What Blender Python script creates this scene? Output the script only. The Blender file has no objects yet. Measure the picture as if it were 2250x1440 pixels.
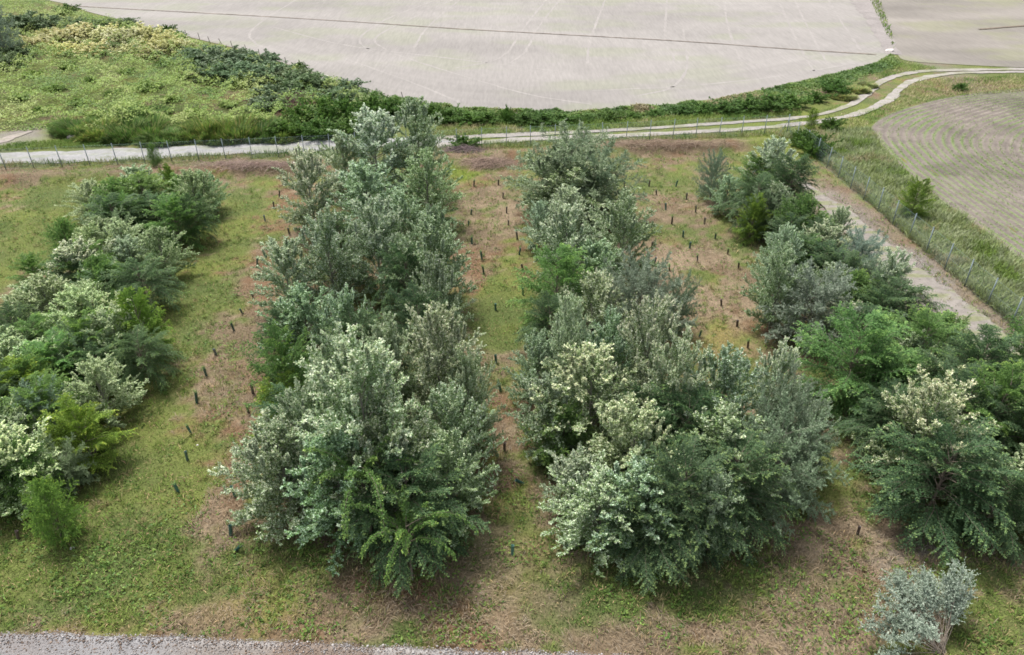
import bpy, math
import numpy as np

# ------------------------------------------------------------------ camera, sky, sun, exposure
scene = bpy.context.scene
COL = scene.collection
CAM_H = 25.0
PITCH = math.radians(33.0)
FPX = 1607.0                      # focal length in photo pixels (2250 wide)
cam_d = bpy.data.cameras.new('camera')
cam = bpy.data.objects.new('camera', cam_d)
COL.objects.link(cam)
cam.location = (0, 0, CAM_H)
cam.rotation_euler = (math.pi / 2 - PITCH, 0, 0)
cam_d.sensor_width = 36.0
cam_d.lens = FPX / 2250 * 36.0
cam_d.clip_end = 5000
scene.camera = cam

SUN_EL, SUN_AZ = math.radians(66), math.radians(-38)     # azimuth from +Y towards +X
world = bpy.data.worlds.new('World')
scene.world = world
world.use_nodes = True
wn = world.node_tree
bg = wn.nodes['Background']
sky = wn.nodes.new('ShaderNodeTexSky')
sky.sky_type = 'NISHITA'
sky.sun_disc = False
sky.sun_elevation = SUN_EL
sky.sun_rotation = SUN_AZ
sky.air_density = 1.0
sky.dust_density = 4.0
hs = wn.nodes.new('ShaderNodeHueSaturation')
hs.inputs['Saturation'].default_value = 0.38             # thin high cloud: a paler sky
wn.links.new(sky.outputs['Color'], hs.inputs['Color'])
wn.links.new(hs.outputs['Color'], bg.inputs['Color'])
bg.inputs['Strength'].default_value = 0.125

sun_d = bpy.data.lights.new('sun', 'SUN')
sun_d.energy = 2.1
sun_d.angle = math.radians(10)
sun_d.color = (1.0, 0.96, 0.9)
sun = bpy.data.objects.new('sun', sun_d)
COL.objects.link(sun)
sun.location = (-20, 40, 60)
sun.rotation_euler = (math.pi / 2 - SUN_EL, 0, math.pi - SUN_AZ)

scene.view_settings.view_transform = 'Standard'
scene.view_settings.look = 'None'
scene.view_settings.gamma = 1
scene.view_settings.exposure = 1.06
scene.view_settings.use_curve_mapping = False
scene.render.engine = 'CYCLES'
scene.cycles.max_bounces = 4
scene.cycles.diffuse_bounces = 2
scene.cycles.use_light_tree = False
scene.cycles.filter_width = 1.65
scene.cycles.glossy_bounces = 2
scene.cycles.transmission_bounces = 3
scene.cycles.transparent_max_bounces = 4
scene.cycles.use_denoising = True
scene.cycles.caustics_reflective = False
scene.cycles.caustics_refractive = False

# ------------------------------------------------------------------ helpers
CP, SP = math.cos(PITCH), math.sin(PITCH)
A = np.array


def ray(px, py):
    u, v = (px - 1125.0) / FPX, (py - 720.0) / FPX
    return A([u, CP - v * SP, -SP - v * CP])


def G(px, py, z=0.0):
    d = ray(px, py)
    t = (CAM_H - z) / -d[2]
    return d[0] * t, d[1] * t


def GL(pts):
    return A([G(*p) for p in pts])


def depth(x, y, z=0.0):
    return y * CP + (CAM_H - z) * SP


def height_at(px, py, y):
    d = ray(px, py)
    return CAM_H + d[2] * y / d[1]


def hash2(ix, iy, seed):
    h = (ix.astype(np.int64) * 374761393 + iy.astype(np.int64) * 668265263 + seed * 1442695041) & 0x7fffffff
    h = ((h ^ (h >> 13)) * 1274126177) & 0x7fffffff
    return ((h ^ (h >> 16)) & 0xffff) / 65535.0


def vnoise(x, y, seed=0):
    x, y = np.asarray(x, float), np.asarray(y, float)
    ix, iy = np.floor(x), np.floor(y)
    fx, fy = x - ix, y - iy
    fx, fy = fx * fx * (3 - 2 * fx), fy * fy * (3 - 2 * fy)
    a, b = hash2(ix, iy, seed), hash2(ix + 1, iy, seed)
    c, d = hash2(ix, iy + 1, seed), hash2(ix + 1, iy + 1, seed)
    return (a * (1 - fx) + b * fx) * (1 - fy) + (c * (1 - fx) + d * fx) * fy


def fbm(x, y, seed=0, o=4):
    s, a, t = 0, .5, 0
    for i in range(o):
        s = s + a * vnoise(x * 2 ** i + 17.3 * i, y * 2 ** i - 9.1 * i, seed + i)
        t += a
        a *= .5
    return s / t


def sstep(a, b, x):
    t = np.clip((x - a) / (b - a), 0, 1)
    return t * t * (3 - 2 * t)


def nrm(v):
    return v / np.maximum(np.linalg.norm(v, axis=-1, keepdims=True), 1e-9)


def inpoly(P, x, y):
    r = np.zeros(np.shape(x), bool)
    n = len(P)
    for i in range(n):
        x1, y1 = P[i]
        x2, y2 = P[(i + 1) % n]
        if y1 == y2:
            continue
        c = ((y1 > y) != (y2 > y)) & (x < (x2 - x1) * (y - y1) / (y2 - y1) + x1)
        r ^= c
    return r


def dist_poly(P, x, y):
    """distance from points to an open polyline"""
    best = np.full(np.shape(x), 1e9)
    for (x1, y1), (x2, y2) in zip(P[:-1], P[1:]):
        dx, dy = x2 - x1, y2 - y1
        t = np.clip(((x - x1) * dx + (y - y1) * dy) / (dx * dx + dy * dy + 1e-9), 0, 1)
        best = np.minimum(best, np.hypot(x - x1 - t * dx, y - y1 - t * dy))
    return best


def smooth_line(P, n):
    """Catmull-Rom through the points, resampled evenly"""
    P = A(P, float)
    Q = np.vstack([2 * P[0] - P[1], P, 2 * P[-1] - P[-2]])
    out = []
    for i in range(1, len(Q) - 2):
        t = np.linspace(0, 1, 24, endpoint=False)[:, None]
        p0, p1, p2, p3 = Q[i - 1], Q[i], Q[i + 1], Q[i + 2]
        out.append(.5 * (2 * p1 + (p2 - p0) * t + (2 * p0 - 5 * p1 + 4 * p2 - p3) * t ** 2 + (3 * p1 - p0 - 3 * p2 + p3) * t ** 3))
    out = np.vstack(out + [P[-1:]])
    s = np.r_[0, np.cumsum(np.linalg.norm(np.diff(out, axis=0), axis=1))]
    u = np.linspace(0, s[-1], n)
    return np.c_[np.interp(u, s, out[:, 0]), np.interp(u, s, out[:, 1])]


def mesh(name, V, F, col=None, mat=None, smooth=False):
    V = np.ascontiguousarray(V, np.float32)
    F = np.ascontiguousarray(F, np.int32)
    me = bpy.data.meshes.new(name)
    me.vertices.add(len(V))
    me.vertices.foreach_set('co', V.ravel())
    n, k = F.shape
    me.loops.add(n * k)
    me.loops.foreach_set('vertex_index', F.ravel())
    me.polygons.add(n)
    me.polygons.foreach_set('loop_start', np.arange(0, n * k, k, dtype=np.int32))
    if smooth:
        me.polygons.foreach_set('use_smooth', np.ones(n, bool))
    me.update(calc_edges=True)
    if col is not None:
        dom = 'FACE' if len(col) == n and len(col) != len(V) else 'POINT'
        at = me.attributes.new('col', 'FLOAT_COLOR', dom)
        c4 = np.ones((len(col), 4), np.float32)
        c4[:, :3] = col
        at.data.foreach_set('color', c4.ravel())
    if mat:
        me.materials.append(mat)
    return me


def put(name, me, parent=None, kind=None, label=None, cat=None, group=None, loc=None):
    o = bpy.data.objects.new(name, me)
    COL.objects.link(o)
    if parent:
        o.parent = parent
    if loc is not None:
        o.location = loc
    tag(o, kind, label, cat, group)
    return o


def tag(o, kind=None, label=None, cat=None, group=None):
    if kind: o['kind'] = kind
    if label: o['label'] = label
    if cat: o['category'] = cat
    if group: o['group'] = group


def grid_faces(nu, nv):
    i = np.arange(nu * nv).reshape(nu, nv)
    return np.stack([i[:-1, :-1], i[1:, :-1], i[1:, 1:], i[:-1, 1:]], -1).reshape(-1, 4)


def ribbon(P, w, z, n=200, m=7, seed=0, rag=0.25, crown=0.0):
    """a strip following a ground polyline; edges ragged"""
    L = smooth_line(P, n)
    t = nrm(np.gradient(L, axis=0))
    nn = np.c_[-t[:, 1], t[:, 0]]
    w = np.interp(np.linspace(0, 1, n), np.linspace(0, 1, len(np.atleast_1d(w))), np.atleast_1d(w)) if np.size(w) > 1 else np.full(n, w)
    s = np.r_[0, np.cumsum(np.linalg.norm(np.diff(L, axis=0), axis=1))]
    eL = w / 2 * (1 + rag * (fbm(s / 1.6, s * 0 + 3, seed, 3) - .5) * 2)
    eR = w / 2 * (1 + rag * (fbm(s / 1.6, s * 0 + 9, seed + 5, 3) - .5) * 2)
    v = np.linspace(-1, 1, m)
    off = np.where(v[None] < 0, v[None] * eR[:, None], v[None] * eL[:, None])
    XY = L[:, None] + nn[:, None] * off[..., None]
    Z = z + crown * (1 - v[None] ** 2) + np.zeros((n, 1))
    V = np.concatenate([XY, Z[..., None]], -1).reshape(-1, 3)
    return V, grid_faces(n, m)[:, ::-1], L


# ------------------------------------------------------------------ materials
def mat_new(name):
    m = bpy.data.materials.new(name)
    m.use_nodes = True
    return m, m.node_tree.nodes, m.node_tree.links, m.node_tree.nodes['Principled BSDF']


def leaf_mat(name, trans=0.28, rough=0.55, spec=0.25):
    m, N, L, b = mat_new(name)
    at = N.new('ShaderNodeAttribute'); at.attribute_name = 'col'
    oi = N.new('ShaderNodeObjectInfo')
    mx = N.new('ShaderNodeMix'); mx.data_type = 'RGBA'; mx.blend_type = 'MULTIPLY'; mx.inputs[0].default_value = 1
    L.new(at.outputs['Color'], mx.inputs[6]); L.new(oi.outputs['Color'], mx.inputs[7])
    b.inputs['Roughness'].default_value = rough
    b.inputs['Specular IOR Level'].default_value = spec
    L.new(mx.outputs[2], b.inputs['Base Color'])
    tr = N.new('ShaderNodeBsdfTranslucent')
    L.new(mx.outputs[2], tr.inputs['Color'])
    ms = N.new('ShaderNodeMixShader'); ms.inputs[0].default_value = trans
    L.new(b.outputs[0], ms.inputs[1]); L.new(tr.outputs[0], ms.inputs[2])
    L.new(ms.outputs[0], N['Material Output'].inputs['Surface'])
    return m


def soil_mat(name, scale=6.0, amount=0.35, bump=0.4, bscale=14.0, rough=0.95, stretch=None, tone=None):
    """vertex colour for the broad patches, noise nodes for grain and relief"""
    m, N, L, b = mat_new(name)
    at = N.new('ShaderNodeAttribute'); at.attribute_name = 'col'
    tc = N.new('ShaderNodeTexCoord')
    src = tc.outputs['Object']
    if stretch:
        mp = N.new('ShaderNodeMapping')
        mp.inputs['Rotation'].default_value = (0, 0, stretch[0])
        mp.inputs['Scale'].default_value = (stretch[1], stretch[2], 1)
        L.new(src, mp.inputs['Vector']); src = mp.outputs['Vector']
    n1 = N.new('ShaderNodeTexNoise'); n1.inputs['Scale'].default_value = scale; n1.inputs['Detail'].default_value = 6; n1.inputs['Roughness'].default_value = .7
    L.new(src, n1.inputs['Vector'])
    mr = N.new('ShaderNodeMapRange'); mr.inputs['From Min'].default_value = .3; mr.inputs['From Max'].default_value = .7
    mr.inputs['To Min'].default_value = 1 - amount; mr.inputs['To Max'].default_value = 1 + amount
    L.new(n1.outputs['Fac'], mr.inputs['Value'])
    mx = N.new('ShaderNodeMix'); mx.data_type = 'RGBA'; mx.blend_type = 'MULTIPLY'; mx.inputs[0].default_value = 1
    L.new(at.outputs['Color'], mx.inputs[6]); L.new(mr.outputs['Result'], mx.inputs[7])
    L.new(mx.outputs[2], b.inputs['Base Color'])
    b.inputs['Roughness'].default_value = rough
    b.inputs['Specular IOR Level'].default_value = 0.15
    n2 = N.new('ShaderNodeTexNoise'); n2.inputs['Scale'].default_value = bscale; n2.inputs['Detail'].default_value = 5; n2.inputs['Roughness'].default_value = .75
    L.new(tc.outputs['Object'], n2.inputs['Vector'])
    bp = N.new('ShaderNodeBump'); bp.inputs['Strength'].default_value = bump; bp.inputs['Distance'].default_value = .08
    L.new(n2.outputs['Fac'], bp.inputs['Height']); L.new(bp.outputs['Normal'], b.inputs['Normal'])
    return m


def plain_mat(name, color, rough=.6, metal=0.0, var=.25, scale=9.0):
    m, N, L, b = mat_new(name)
    tc = N.new('ShaderNodeTexCoord')
    n1 = N.new('ShaderNodeTexNoise'); n1.inputs['Scale'].default_value = scale; n1.inputs['Detail'].default_value = 5
    L.new(tc.outputs['Object'], n1.inputs['Vector'])
    cr = N.new('ShaderNodeValToRGB')
    c = A(color)
    cr.color_ramp.elements[0].position = .3; cr.color_ramp.elements[1].position = .7
    cr.color_ramp.elements[0].color = (*(c * (1 - var)), 1); cr.color_ramp.elements[1].color = (*np.minimum(c * (1 + var), 1), 1)
    L.new(n1.outputs['Fac'], cr.inputs['Fac'])
    oi = N.new('ShaderNodeObjectInfo')
    mx = N.new('ShaderNodeMix'); mx.data_type = 'RGBA'; mx.blend_type = 'MULTIPLY'; mx.inputs[0].default_value = 1
    L.new(cr.outputs['Color'], mx.inputs[6]); L.new(oi.outputs['Color'], mx.inputs[7])
    L.new(mx.outputs[2], b.inputs['Base Color'])
    b.inputs['Roughness'].default_value = rough
    b.inputs['Metallic'].default_value = metal
    return m


M_LEAF = leaf_mat('leaf')
M_BLADE = leaf_mat('blade', .2, .7, .15)
M_DRY = leaf_mat('dry_stalk', .08, .85, .1)
M_GROUND = soil_mat('ground', 11, .55, .9, 16)
M_FIELD = soil_mat('tilled_soil', 1.8, .13, .8, 4, stretch=(math.radians(-4), 1.6, .16))
M_CROPSOIL = soil_mat('crop_soil', 3.5, .22, .5, 7)
M_TRACK = soil_mat('track', 2.5, .22, .4, 12)
M_GRAVEL = soil_mat('gravel', 16, .4, .8, 24)
M_BARK = plain_mat('bark', (.16, .13, .10), .85, 0, .35, 14)
M_PALE_BARK = plain_mat('pale_bark', (.22, .215, .17), .8, 0, .3, 14)
M_POST = plain_mat('steel_post', (.22, .27, .28), .5, .3, .15)
M_WIRE = plain_mat('wire', (.20, .28, .27), .5, .3, .1)
M_OLDPOST = plain_mat('weathered_wood', (.16, .14, .12), .9, 0, .3)
M_TUBE = plain_mat('guard_plastic', (1, 1, 1), .45, 0, .2, 20)
M_STONE = plain_mat('stone', (.5, .47, .44), .9, 0, .3, 18)

# ------------------------------------------------------------------ ground cover map (albedo by place, tree shade painted in)
GREEN = A([.092, .138, .034]); LIME = A([.155, .180, .044]); STRAW = A([.235, .180, .120])
BROWN = A([.155, .117, .075]); RED = A([.162, .100, .058]); GREY = A([.200, .182, .168]); SHADE_GREEN = A([.050, .085, .022])

# (px, py, rx, ry, what, weight): patches seen in the place, kept as ellipses on the ground
PATCH = [
    (400, 700, 110, 330, 'g', .55), (330, 1050, 180, 120, 'g', .5), (150, 1260, 260, 90, 'g', .8), (420, 1290, 160, 60, 'g', .5),
    (550, 450, 70, 60, 'g', .45), (60, 520, 110, 130, 'g', 1.5), (100, 450, 120, 50, 'g', .9), (30, 450, 70, 22, 's', .5), (130, 435, 50, 18, 's', .9),
    (20, 480, 60, 14, 's', .7), (90, 590, 50, 14, 's', .4), (200, 400, 200, 20, 's', .1),
    (600, 480, 45, 80, 'r', .45), (590, 600, 40, 80, 'r', .6), (560, 760, 70, 130, 'b', .5), (560, 950, 55, 120, 'r', .55), (545, 1010, 40, 60, 'r', .6),
    (450, 860, 60, 70, 's', .1), (470, 1110, 50, 30, 's', .65), (445, 1160, 40, 14, 's', .8), (500, 1250, 60, 40, 's', .3),
    (560, 1300, 90, 50, 'o', .65), (600, 1350, 130, 30, 'b', .7), (450, 1330, 90, 40, 'b', .6),
    (800, 1330, 260, 50, 'b', .6), (1000, 1260, 140, 40, 'b', .5), (1090, 1130, 50, 130, 's', .6), (1140, 1220, 60, 50, 'o', .5),
    (1110, 780, 70, 50, 's', .55), (1100, 700, 60, 60, 'g', .9), (1090, 620, 45, 50, 'g', .7), (1040, 580, 24, 60, 'r', 1.0),
    (1080, 540, 30, 26, 's', .5), (1095, 460, 60, 40, 's', .35), (1010, 380, 26, 12, 'l', 1.6), (1060, 400, 80, 30, 'b', .4),
    (1110, 900, 40, 60, 'r', .45), (1130, 990, 40, 40, 'b', .3), (1130, 1150, 40, 20, 'g', .6),
    (1470, 400, 120, 40, 'g', .35), (1480, 450, 90, 24, 's', .5), (1500, 560, 90, 30, 's', .9), (1480, 575, 50, 20, 's', .7),
    (1570, 600, 60, 24, 'g', .4), (1560, 660, 80, 40, 's', .8), (1600, 700, 70, 25, 's', .7), (1590, 750, 70, 30, 'o', .8), (1560, 730, 40, 20, 'g', .6),
    (1640, 820, 60, 40, 'g', .4), (1790, 880, 50, 70, 'b', .4), (1800, 1050, 90, 120, 'g', .45), (1880, 1160, 60, 60, 's', .5),
    (1780, 1200, 120, 60, 'b', .45), (1850, 1330, 130, 70, 'b', .7), (1700, 1390, 160, 50, 's', .7), (1830, 1390, 100, 40, 's', .7),
    (1400, 1340, 250, 50, 'g', .35), (1500, 1380, 300, 40, 'b', .6), (1200, 1370, 150, 50, 'b', .5), (1600, 1320, 120, 30, 'g', .6),
    (2180, 1260, 120, 40, 's', .5), (2170, 1350, 100, 60, 's', .35), (2130, 1290, 50, 30, 'g', .8), (2220, 1230, 100, 40, 'g', .6), (2000, 1200, 120, 40, 'y', .6),
    (2220, 1390, 60, 30, 'g', .8), (2000, 1420, 100, 30, 'g', .5), (1980, 1330, 60, 40, 'b', .4),
    (900, 1220, 260, 50, 'k', .6), (1450, 1270, 300, 50, 'k', .6), (2150, 1180, 160, 50, 'k', .5), (1150, 1000, 40, 140, 'k', .25),  # soft shadow beneath the trees, painted into the ground colour
    (1800, 440, 30, 60, 's', .4), (1860, 480, 60, 70, 'y', .9), (1960, 570, 70, 60, 'y', 1.0), (2080, 670, 80, 60, 'y', 1.0), (2200, 770, 90, 70, 'y', 1.0),
    (1730, 300, 60, 20, 'l', .9), (1700, 330, 50, 20, 'l', .5), (60, 390, 120, 10, 'b', .6), (300, 375, 320, 14, 'b', .5), (600, 370, 80, 14, 'b', .7),
    (1080, 345, 120, 14, 's', .6), (1450, 325, 160, 14, 'b', .7), (1620, 320, 60, 12, 's', .4), (1380, 310, 60, 10, 's', .4),
    (40, 300, 50, 16, 'y', 1.2), (10, 310, 60, 12, 'y', 1.0), (80, 320, 120, 10, 'g', 1.0),
    (1830, 200, 90, 20, 's', .7), (1700, 250, 100, 10, 's', .5), (1640, 235, 300, 20, 'g', .6), (1450, 268, 400, 12, 'l', .7), (600, 305, 500, 10, 'l', .7),
    (1980, 250, 60, 20, 'b', .7), (1940, 275, 40, 15, 'b', .6), (2120, 185, 130, 18, 'b', .5), (2100, 205, 120, 8, 's', .5),
    (2050, 450, 80, 80, 'g', .6), (2120, 560, 80, 80, 'o', .4), (2200, 620, 60, 50, 'g', .6), (1880, 330, 60, 50, 'l', .6), (1960, 400, 50, 40, 'g', .5),
    (1930, 80, 30, 80, 'y', .6), (1985, 140, 40, 10, 'g', 1.0), (640, 215, 70, 25, 'b', 1.0),
]
PG = []
for px, py, rx, ry, what, wt in PATCH:
    gx, gy = G(px, py)
    ax = rx * depth(gx, gy) / FPX
    ay = abs(G(px, py - ry)[1] - G(px, py + ry)[1]) / 2
    PG.append((gx, gy, ax, ay, what, wt))


def cover(x, y):
    """albedo of the ground at x, y: grass, straw, bare soil, plus painted tree shade"""
    wx = x + (fbm(x / 3, y / 3, 81, 3) - .5) * 3.0
    wy = y + (fbm(x / 3, y / 3, 82, 3) - .5) * 4.0
    W = {k: np.zeros(np.shape(x)) for k in 'gslbroyk'}
    for gx, gy, ax, ay, what, wt in PG:
        d2 = ((wx - gx) / ax) ** 2 + ((wy - gy) / ay) ** 2
        W[what] += wt * np.exp(-d2 * .9)
    n1, n2, n3 = .5 * fbm(x / 1.9, y / 1.9, 1, 4) + .5 * fbm(x / .55, y / .55, 5, 3), .5 * fbm(x / 1.3, y / 1.3, 2, 4) + .5 * fbm(x / .5, y / .5, 6, 3), fbm(x / 2.4, y / 2.4, 3, 4)
    far = sstep(66, 74, y)
    g = sstep(.36, .64, n1 - .03 + .35 * (W['g'] + W['l']) - .32 * (W['s'] + W['r'] + W['b'] + W['y']) + .13 * far)
    s = sstep(.49, .74, n2 + .30 * W['s'] - .12 * W['g'] - .1 * far)
    r = sstep(.50, .74, n3 + .32 * W['r'])
    base = BROWN * (1 - r[..., None]) + RED * r[..., None]
    base = base * (1 - s[..., None]) + STRAW * s[..., None]
    lime = np.clip(.35 + .9 * (n3 - .5) * 2 + W['l'], 0, 1)[..., None]
    c = base * (1 - g[..., None]) + (GREEN * (1 - lime) + LIME * lime) * g[..., None]
    for key, colr in (('o', A([.22, .175, .07])), ('y', GREY), ('k', SHADE_GREEN), ('l', A([.15, .21, .02]))):
        a = np.clip(W[key] * (1.0 if key != 'k' else .75) * (.55 + .9 * n2), 0, .9)[..., None]
        c = c * (1 - a) + colr * a
    return np.clip(c, .01, .8)


# ------------------------------------------------------------------ shapes of the place
GRAVEL_EDGE = GL([(-500, 1362), (0, 1388), (250, 1393), (500, 1403), (700, 1412), (1000, 1426), (1300, 1437), (1700, 1456), (2300, 1480), (2900, 1505)])
FIELD_EDGE = GL([(-160, -40), (110, 2), (200, 28), (400, 78), (560, 118), (700, 167), (830, 208), (960, 237), (1100, 249), (1250, 250), (1400, 242), (1550, 226), (1700, 196), (1830, 166), (1925, 142), (1958, 122)])
FENCE_A = GL([(13, 372), (1735, 293)])
FENCE_B = GL([(1738, 295), (2300, 782)])

# ------------------------------------------------------------------ ground sheet
def build_ground():
    def axis(lo, hi, step, far):
        c = list(np.arange(lo, hi + step / 2, step))
        s, a = step, c[-1]
        up = []
        while a < far:
            s *= 1.35; a += s; up.append(a)
        s, a = step, c[0]
        dn = []
        while a > -far:
            s *= 1.35; a -= s; dn.append(a)
        return A(dn[::-1] + c + up)
    xs, ys = axis(-56, 58, .36, 2500), axis(8, 98, .34, 2500)
    X, Y = np.meshgrid(xs, ys, indexing='ij')
    Z = (fbm(X / 2.2, Y / 2.2, 21, 4) - .62) * .30
    ins = sstep(0, 3, Y - np.interp(X, GRAVEL_EDGE[:, 0], GRAVEL_EDGE[:, 1])) * sstep(0, 3, np.interp(X, FENCE_A[:, 0], FENCE_A[:, 1]) - Y)
    Z = np.minimum(Z, .05) * ins - .03 * (1 - ins)
    # low bank inside the long fence, shallow ditch before it
    dF = np.interp(X, FENCE_A[:, 0], FENCE_A[:, 1]) - Y
    Z += .55 * np.exp(-((dF - 3.2) / 1.3) ** 2) * (.6 + .8 * fbm(X / 4, Y / 4, 31, 2)) * (X < 27)
    C = cover(X.ravel(), Y.ravel())
    thin = sstep(1.0, 1.4, C[:, 1] / C[:, 0])[:, None] * .4            # bare soil and moss show between the blades
    C = C * (1 - thin) + A([.085, .08, .04]) * thin
    V = np.c_[X.ravel(), Y.ravel(), Z.ravel()]
    me = mesh('ground', V, grid_faces(len(xs), len(ys)), C, M_GROUND, True)
    o = put('ground', me, kind='structure')
    return xs, ys, Z


GX, GY, GZ = build_ground()


def ground_z(x, y):
    x, y = np.atleast_1d(x).astype(float), np.atleast_1d(y).astype(float)
    i = np.clip(np.searchsorted(GX, x) - 1, 0, len(GX) - 2)
    j = np.clip(np.searchsorted(GY, y) - 1, 0, len(GY) - 2)
    fx, fy = np.clip((x - GX[i]) / (GX[i + 1] - GX[i]), 0, 1), np.clip((y - GY[j]) / (GY[j + 1] - GY[j]), 0, 1)
    return (GZ[i, j] * (1 - fx) + GZ[i + 1, j] * fx) * (1 - fy) + (GZ[i, j + 1] * (1 - fx) + GZ[i + 1, j + 1] * fx) * fy


# ------------------------------------------------------------------ tilled field beyond the track
SOIL = A([.236, .221, .207])


def build_field():
    nu, nv = 300, 210
    near = smooth_line(FIELD_EDGE, nu)
    far = np.c_[np.linspace(G(-700, -120)[0], G(1822, -100)[0], nu), np.linspace(G(-700, -120)[1], G(1822, -100)[1], nu)]
    v = np.linspace(0, 1, nv) ** 1.5
    XY = near[:, None] * (1 - v[None, :, None]) + far[:, None] * v[None, :, None]
    x, y = XY[..., 0].ravel(), XY[..., 1].ravel()
    edge = np.repeat(np.linalg.norm(XY - near[:, None], axis=-1).ravel()[None], 1, 0)[0]
    c = np.tile(SOIL, (len(x), 1))
    # drier and damper bands, green weed haze, wheel marks
    b = fbm(x / 22, y / 9, 41, 3)
    c *= (1 + .34 * (b - .5))[:, None]
    lanes = fbm((x + y * .06) / .9, y / 40, 42, 3)
    c *= (1 + .16 * (lanes - .5) * sstep(8, 20, edge))[:, None]
    weed = sstep(.46, .72, fbm(x / 9, y / 5, 43, 4))[:, None] * .38
    c = c * (1 - weed) + A([.215, .23, .155]) * weed
    head = fbm(edge / 1.1, x / 30, 44, 3)
    c *= (1 + .14 * (head - .5) * (1 - sstep(10, 22, edge)))[:, None]
    rim = (1 - sstep(.3, 1.8, edge + (fbm(x / 2, y / 2, 45, 2) - .5) * 1.5))[:, None] * .45
    c = c * (1 - rim) + A([.20, .17, .14]) * rim
    marks = []
    for pts in ([(960, 0), (860, 38), (800, 75), (792, 95), (815, 112)], [(995, 0), (895, 45), (832, 78), (826, 95), (850, 110)],
                [(1010, 0), (940, 60), (905, 115)], [(1200, 0), (1145, 70), (1120, 110), (1080, 135), (1000, 150)], [(1230, 0), (1180, 65), (1155, 112), (1120, 140)],
                [(1465, 0), (1462, 90), (1480, 125), (1470, 155)], [(1710, 0), (1760, 110), (1790, 158)], [(1745, 0), (1795, 100), (1818, 140)],
                [(870, 120), (960, 150), (1150, 205), (1300, 230)], [(760, 130), (900, 180), (1010, 225)], [(1300, 200), (1500, 190), (1680, 172), (1880, 140)],
                [(1500, 60), (1510, 140), (1480, 190), (1400, 212)], [(1820, 0), (1850, 50), (1890, 110)], [(1590, 0), (1600, 60), (1625, 130)], [(600, 60), (760, 100), (1000, 130), (1250, 160)],
                [(1330, 0), (1300, 80), (1290, 140)], [(650, 0), (560, 60), (560, 95), (640, 125)]):
        marks.append(GL(pts))
    V = np.c_[x, y, np.full(len(x), .02)]
    o = put('tilled_field', mesh('tilled_field', V, grid_faces(nu, nv)[:, ::-1], np.clip(c, 0, .7), M_FIELD, True), kind='structure')
    # pale wheel marks left by the tractor
    for mi, P in enumerate(marks):
        V, F, L = ribbon(P, .36, .027, 160, 3, 200 + mi, .9)
        cc = np.tile(SOIL * 1.10, (len(V), 1)) * (.9 + .22 * fbm(V[:, 0] / 2.5, V[:, 1] / 2.5, 54, 3))[:, None]
        put('wheel_mark', mesh('wheel_mark', V, F, cc, M_FIELD, True), parent=o)
    # dark drainage furrow across the field
    P = GL([(160, 14), (300, 22), (560, 36), (760, 48), (1000, 64), (1250, 78), (1500, 92), (1750, 110), (1925, 121)])
    V, F, L = ribbon(P, .30, .05, 400, 5, 4, .6, .06)
    V[:, 2] += (fbm(V[:, 0] / .6, V[:, 1] / .6, 48, 2) - .3) * .10
    cc = np.tile(A([.20, .17, .145]), (len(V), 1)) * (.6 + .8 * fbm(V[:, 0] / 1.2, V[:, 1] / 1.2, 47, 3))[:, None]
    put('furrow', mesh('furrow', V, F, cc, M_TRACK, True), parent=o)
    # second field beyond the grass strip
    nu2, nv2 = 90, 90
    n2 = smooth_line(GL([(1958, 96), (1972, 120), (1995, 134), (2100, 142), (2250, 149), (2500, 158), (2800, 165)]), nu2)
    f2 = np.c_[np.linspace(G(1850, -100)[0], G(2900, -60)[0], nu2), np.linspace(G(1850, -100)[1], G(2900, -60)[1], nu2)]
    v = np.linspace(0, 1, nv2) ** 1.5
    XY = n2[:, None] * (1 - v[None, :, None]) + f2[:, None] * v[None, :, None]
    x, y = XY[..., 0].ravel(), XY[..., 1].ravel()
    c = np.tile(SOIL * A([.86, .84, .80]), (len(x), 1)) * (1 + .6 * (fbm(x / 14, y / 6, 51, 4) - .5))[:, None]
    w = (sstep(.42, .7, fbm(x / 8, y / 5, 52, 4)) * .5)[:, None]
    c = c * (1 - w) + A([.20, .205, .12]) * w
    o2 = put('tilled_field', mesh('tilled_field', np.c_[x, y, np.full(len(x), .02)], grid_faces(nu2, nv2)[:, ::-1], c, M_FIELD, True), kind='structure')
    V, F, L = ribbon(GL([(2150, 66), (2250, 58), (2400, 46)]), .6, .10, 80, 5, 4, .6, .1)
    put('furrow', mesh('furrow', V, F, np.tile(A([.17, .14, .11]), (len(V), 1)), M_TRACK, True), parent=o2)
    # grey earth headland between the two fields
    V, F, L = ribbon(GL([(1862, -60), (1895, 0), (1925, 50), (1952, 100), (1962, 120)]), [9, 6, 3.0, 2.2], .045, 120, 7, 8, .35)
    cc = np.tile(A([.225, .205, .195]), (len(V), 1)) * (.8 + .4 * fbm(V[:, 0] / 2, V[:, 1] / 2, 53, 3))[:, None]
    put('earth_headland', mesh('earth_headland', V, F, cc, M_TRACK, True), kind='structure')


build_field()

# ------------------------------------------------------------------ tracks, path, gravel road
def track_colour(V, base, seed, green=.0):
    n = fbm(V[:, 0] / 1.4, V[:, 1] / .8, seed, 4)
    c = np.tile(base, (len(V), 1)) * (.82 + .36 * n)[:, None]
    if green:
        g = (sstep(.52, .66, fbm(V[:, 0] / 2.2, V[:, 1] / .5, seed + 3, 4)) * green)[:, None]
        c = c * (1 - g) + A([.15, .18, .05]) * g
    return c


TRACK = []


def add_track(name, pts, w, z, seed, base, green=.0, rag=.3, n=300):
    V, F, L = ribbon(GL(pts), w, z, n, 9, seed, rag)
    put(name, mesh(name, V, F, track_colour(V, A(base), seed, green), M_TRACK, True), kind='structure')
    TRACK.append((L, np.max(w) / 2))


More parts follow.
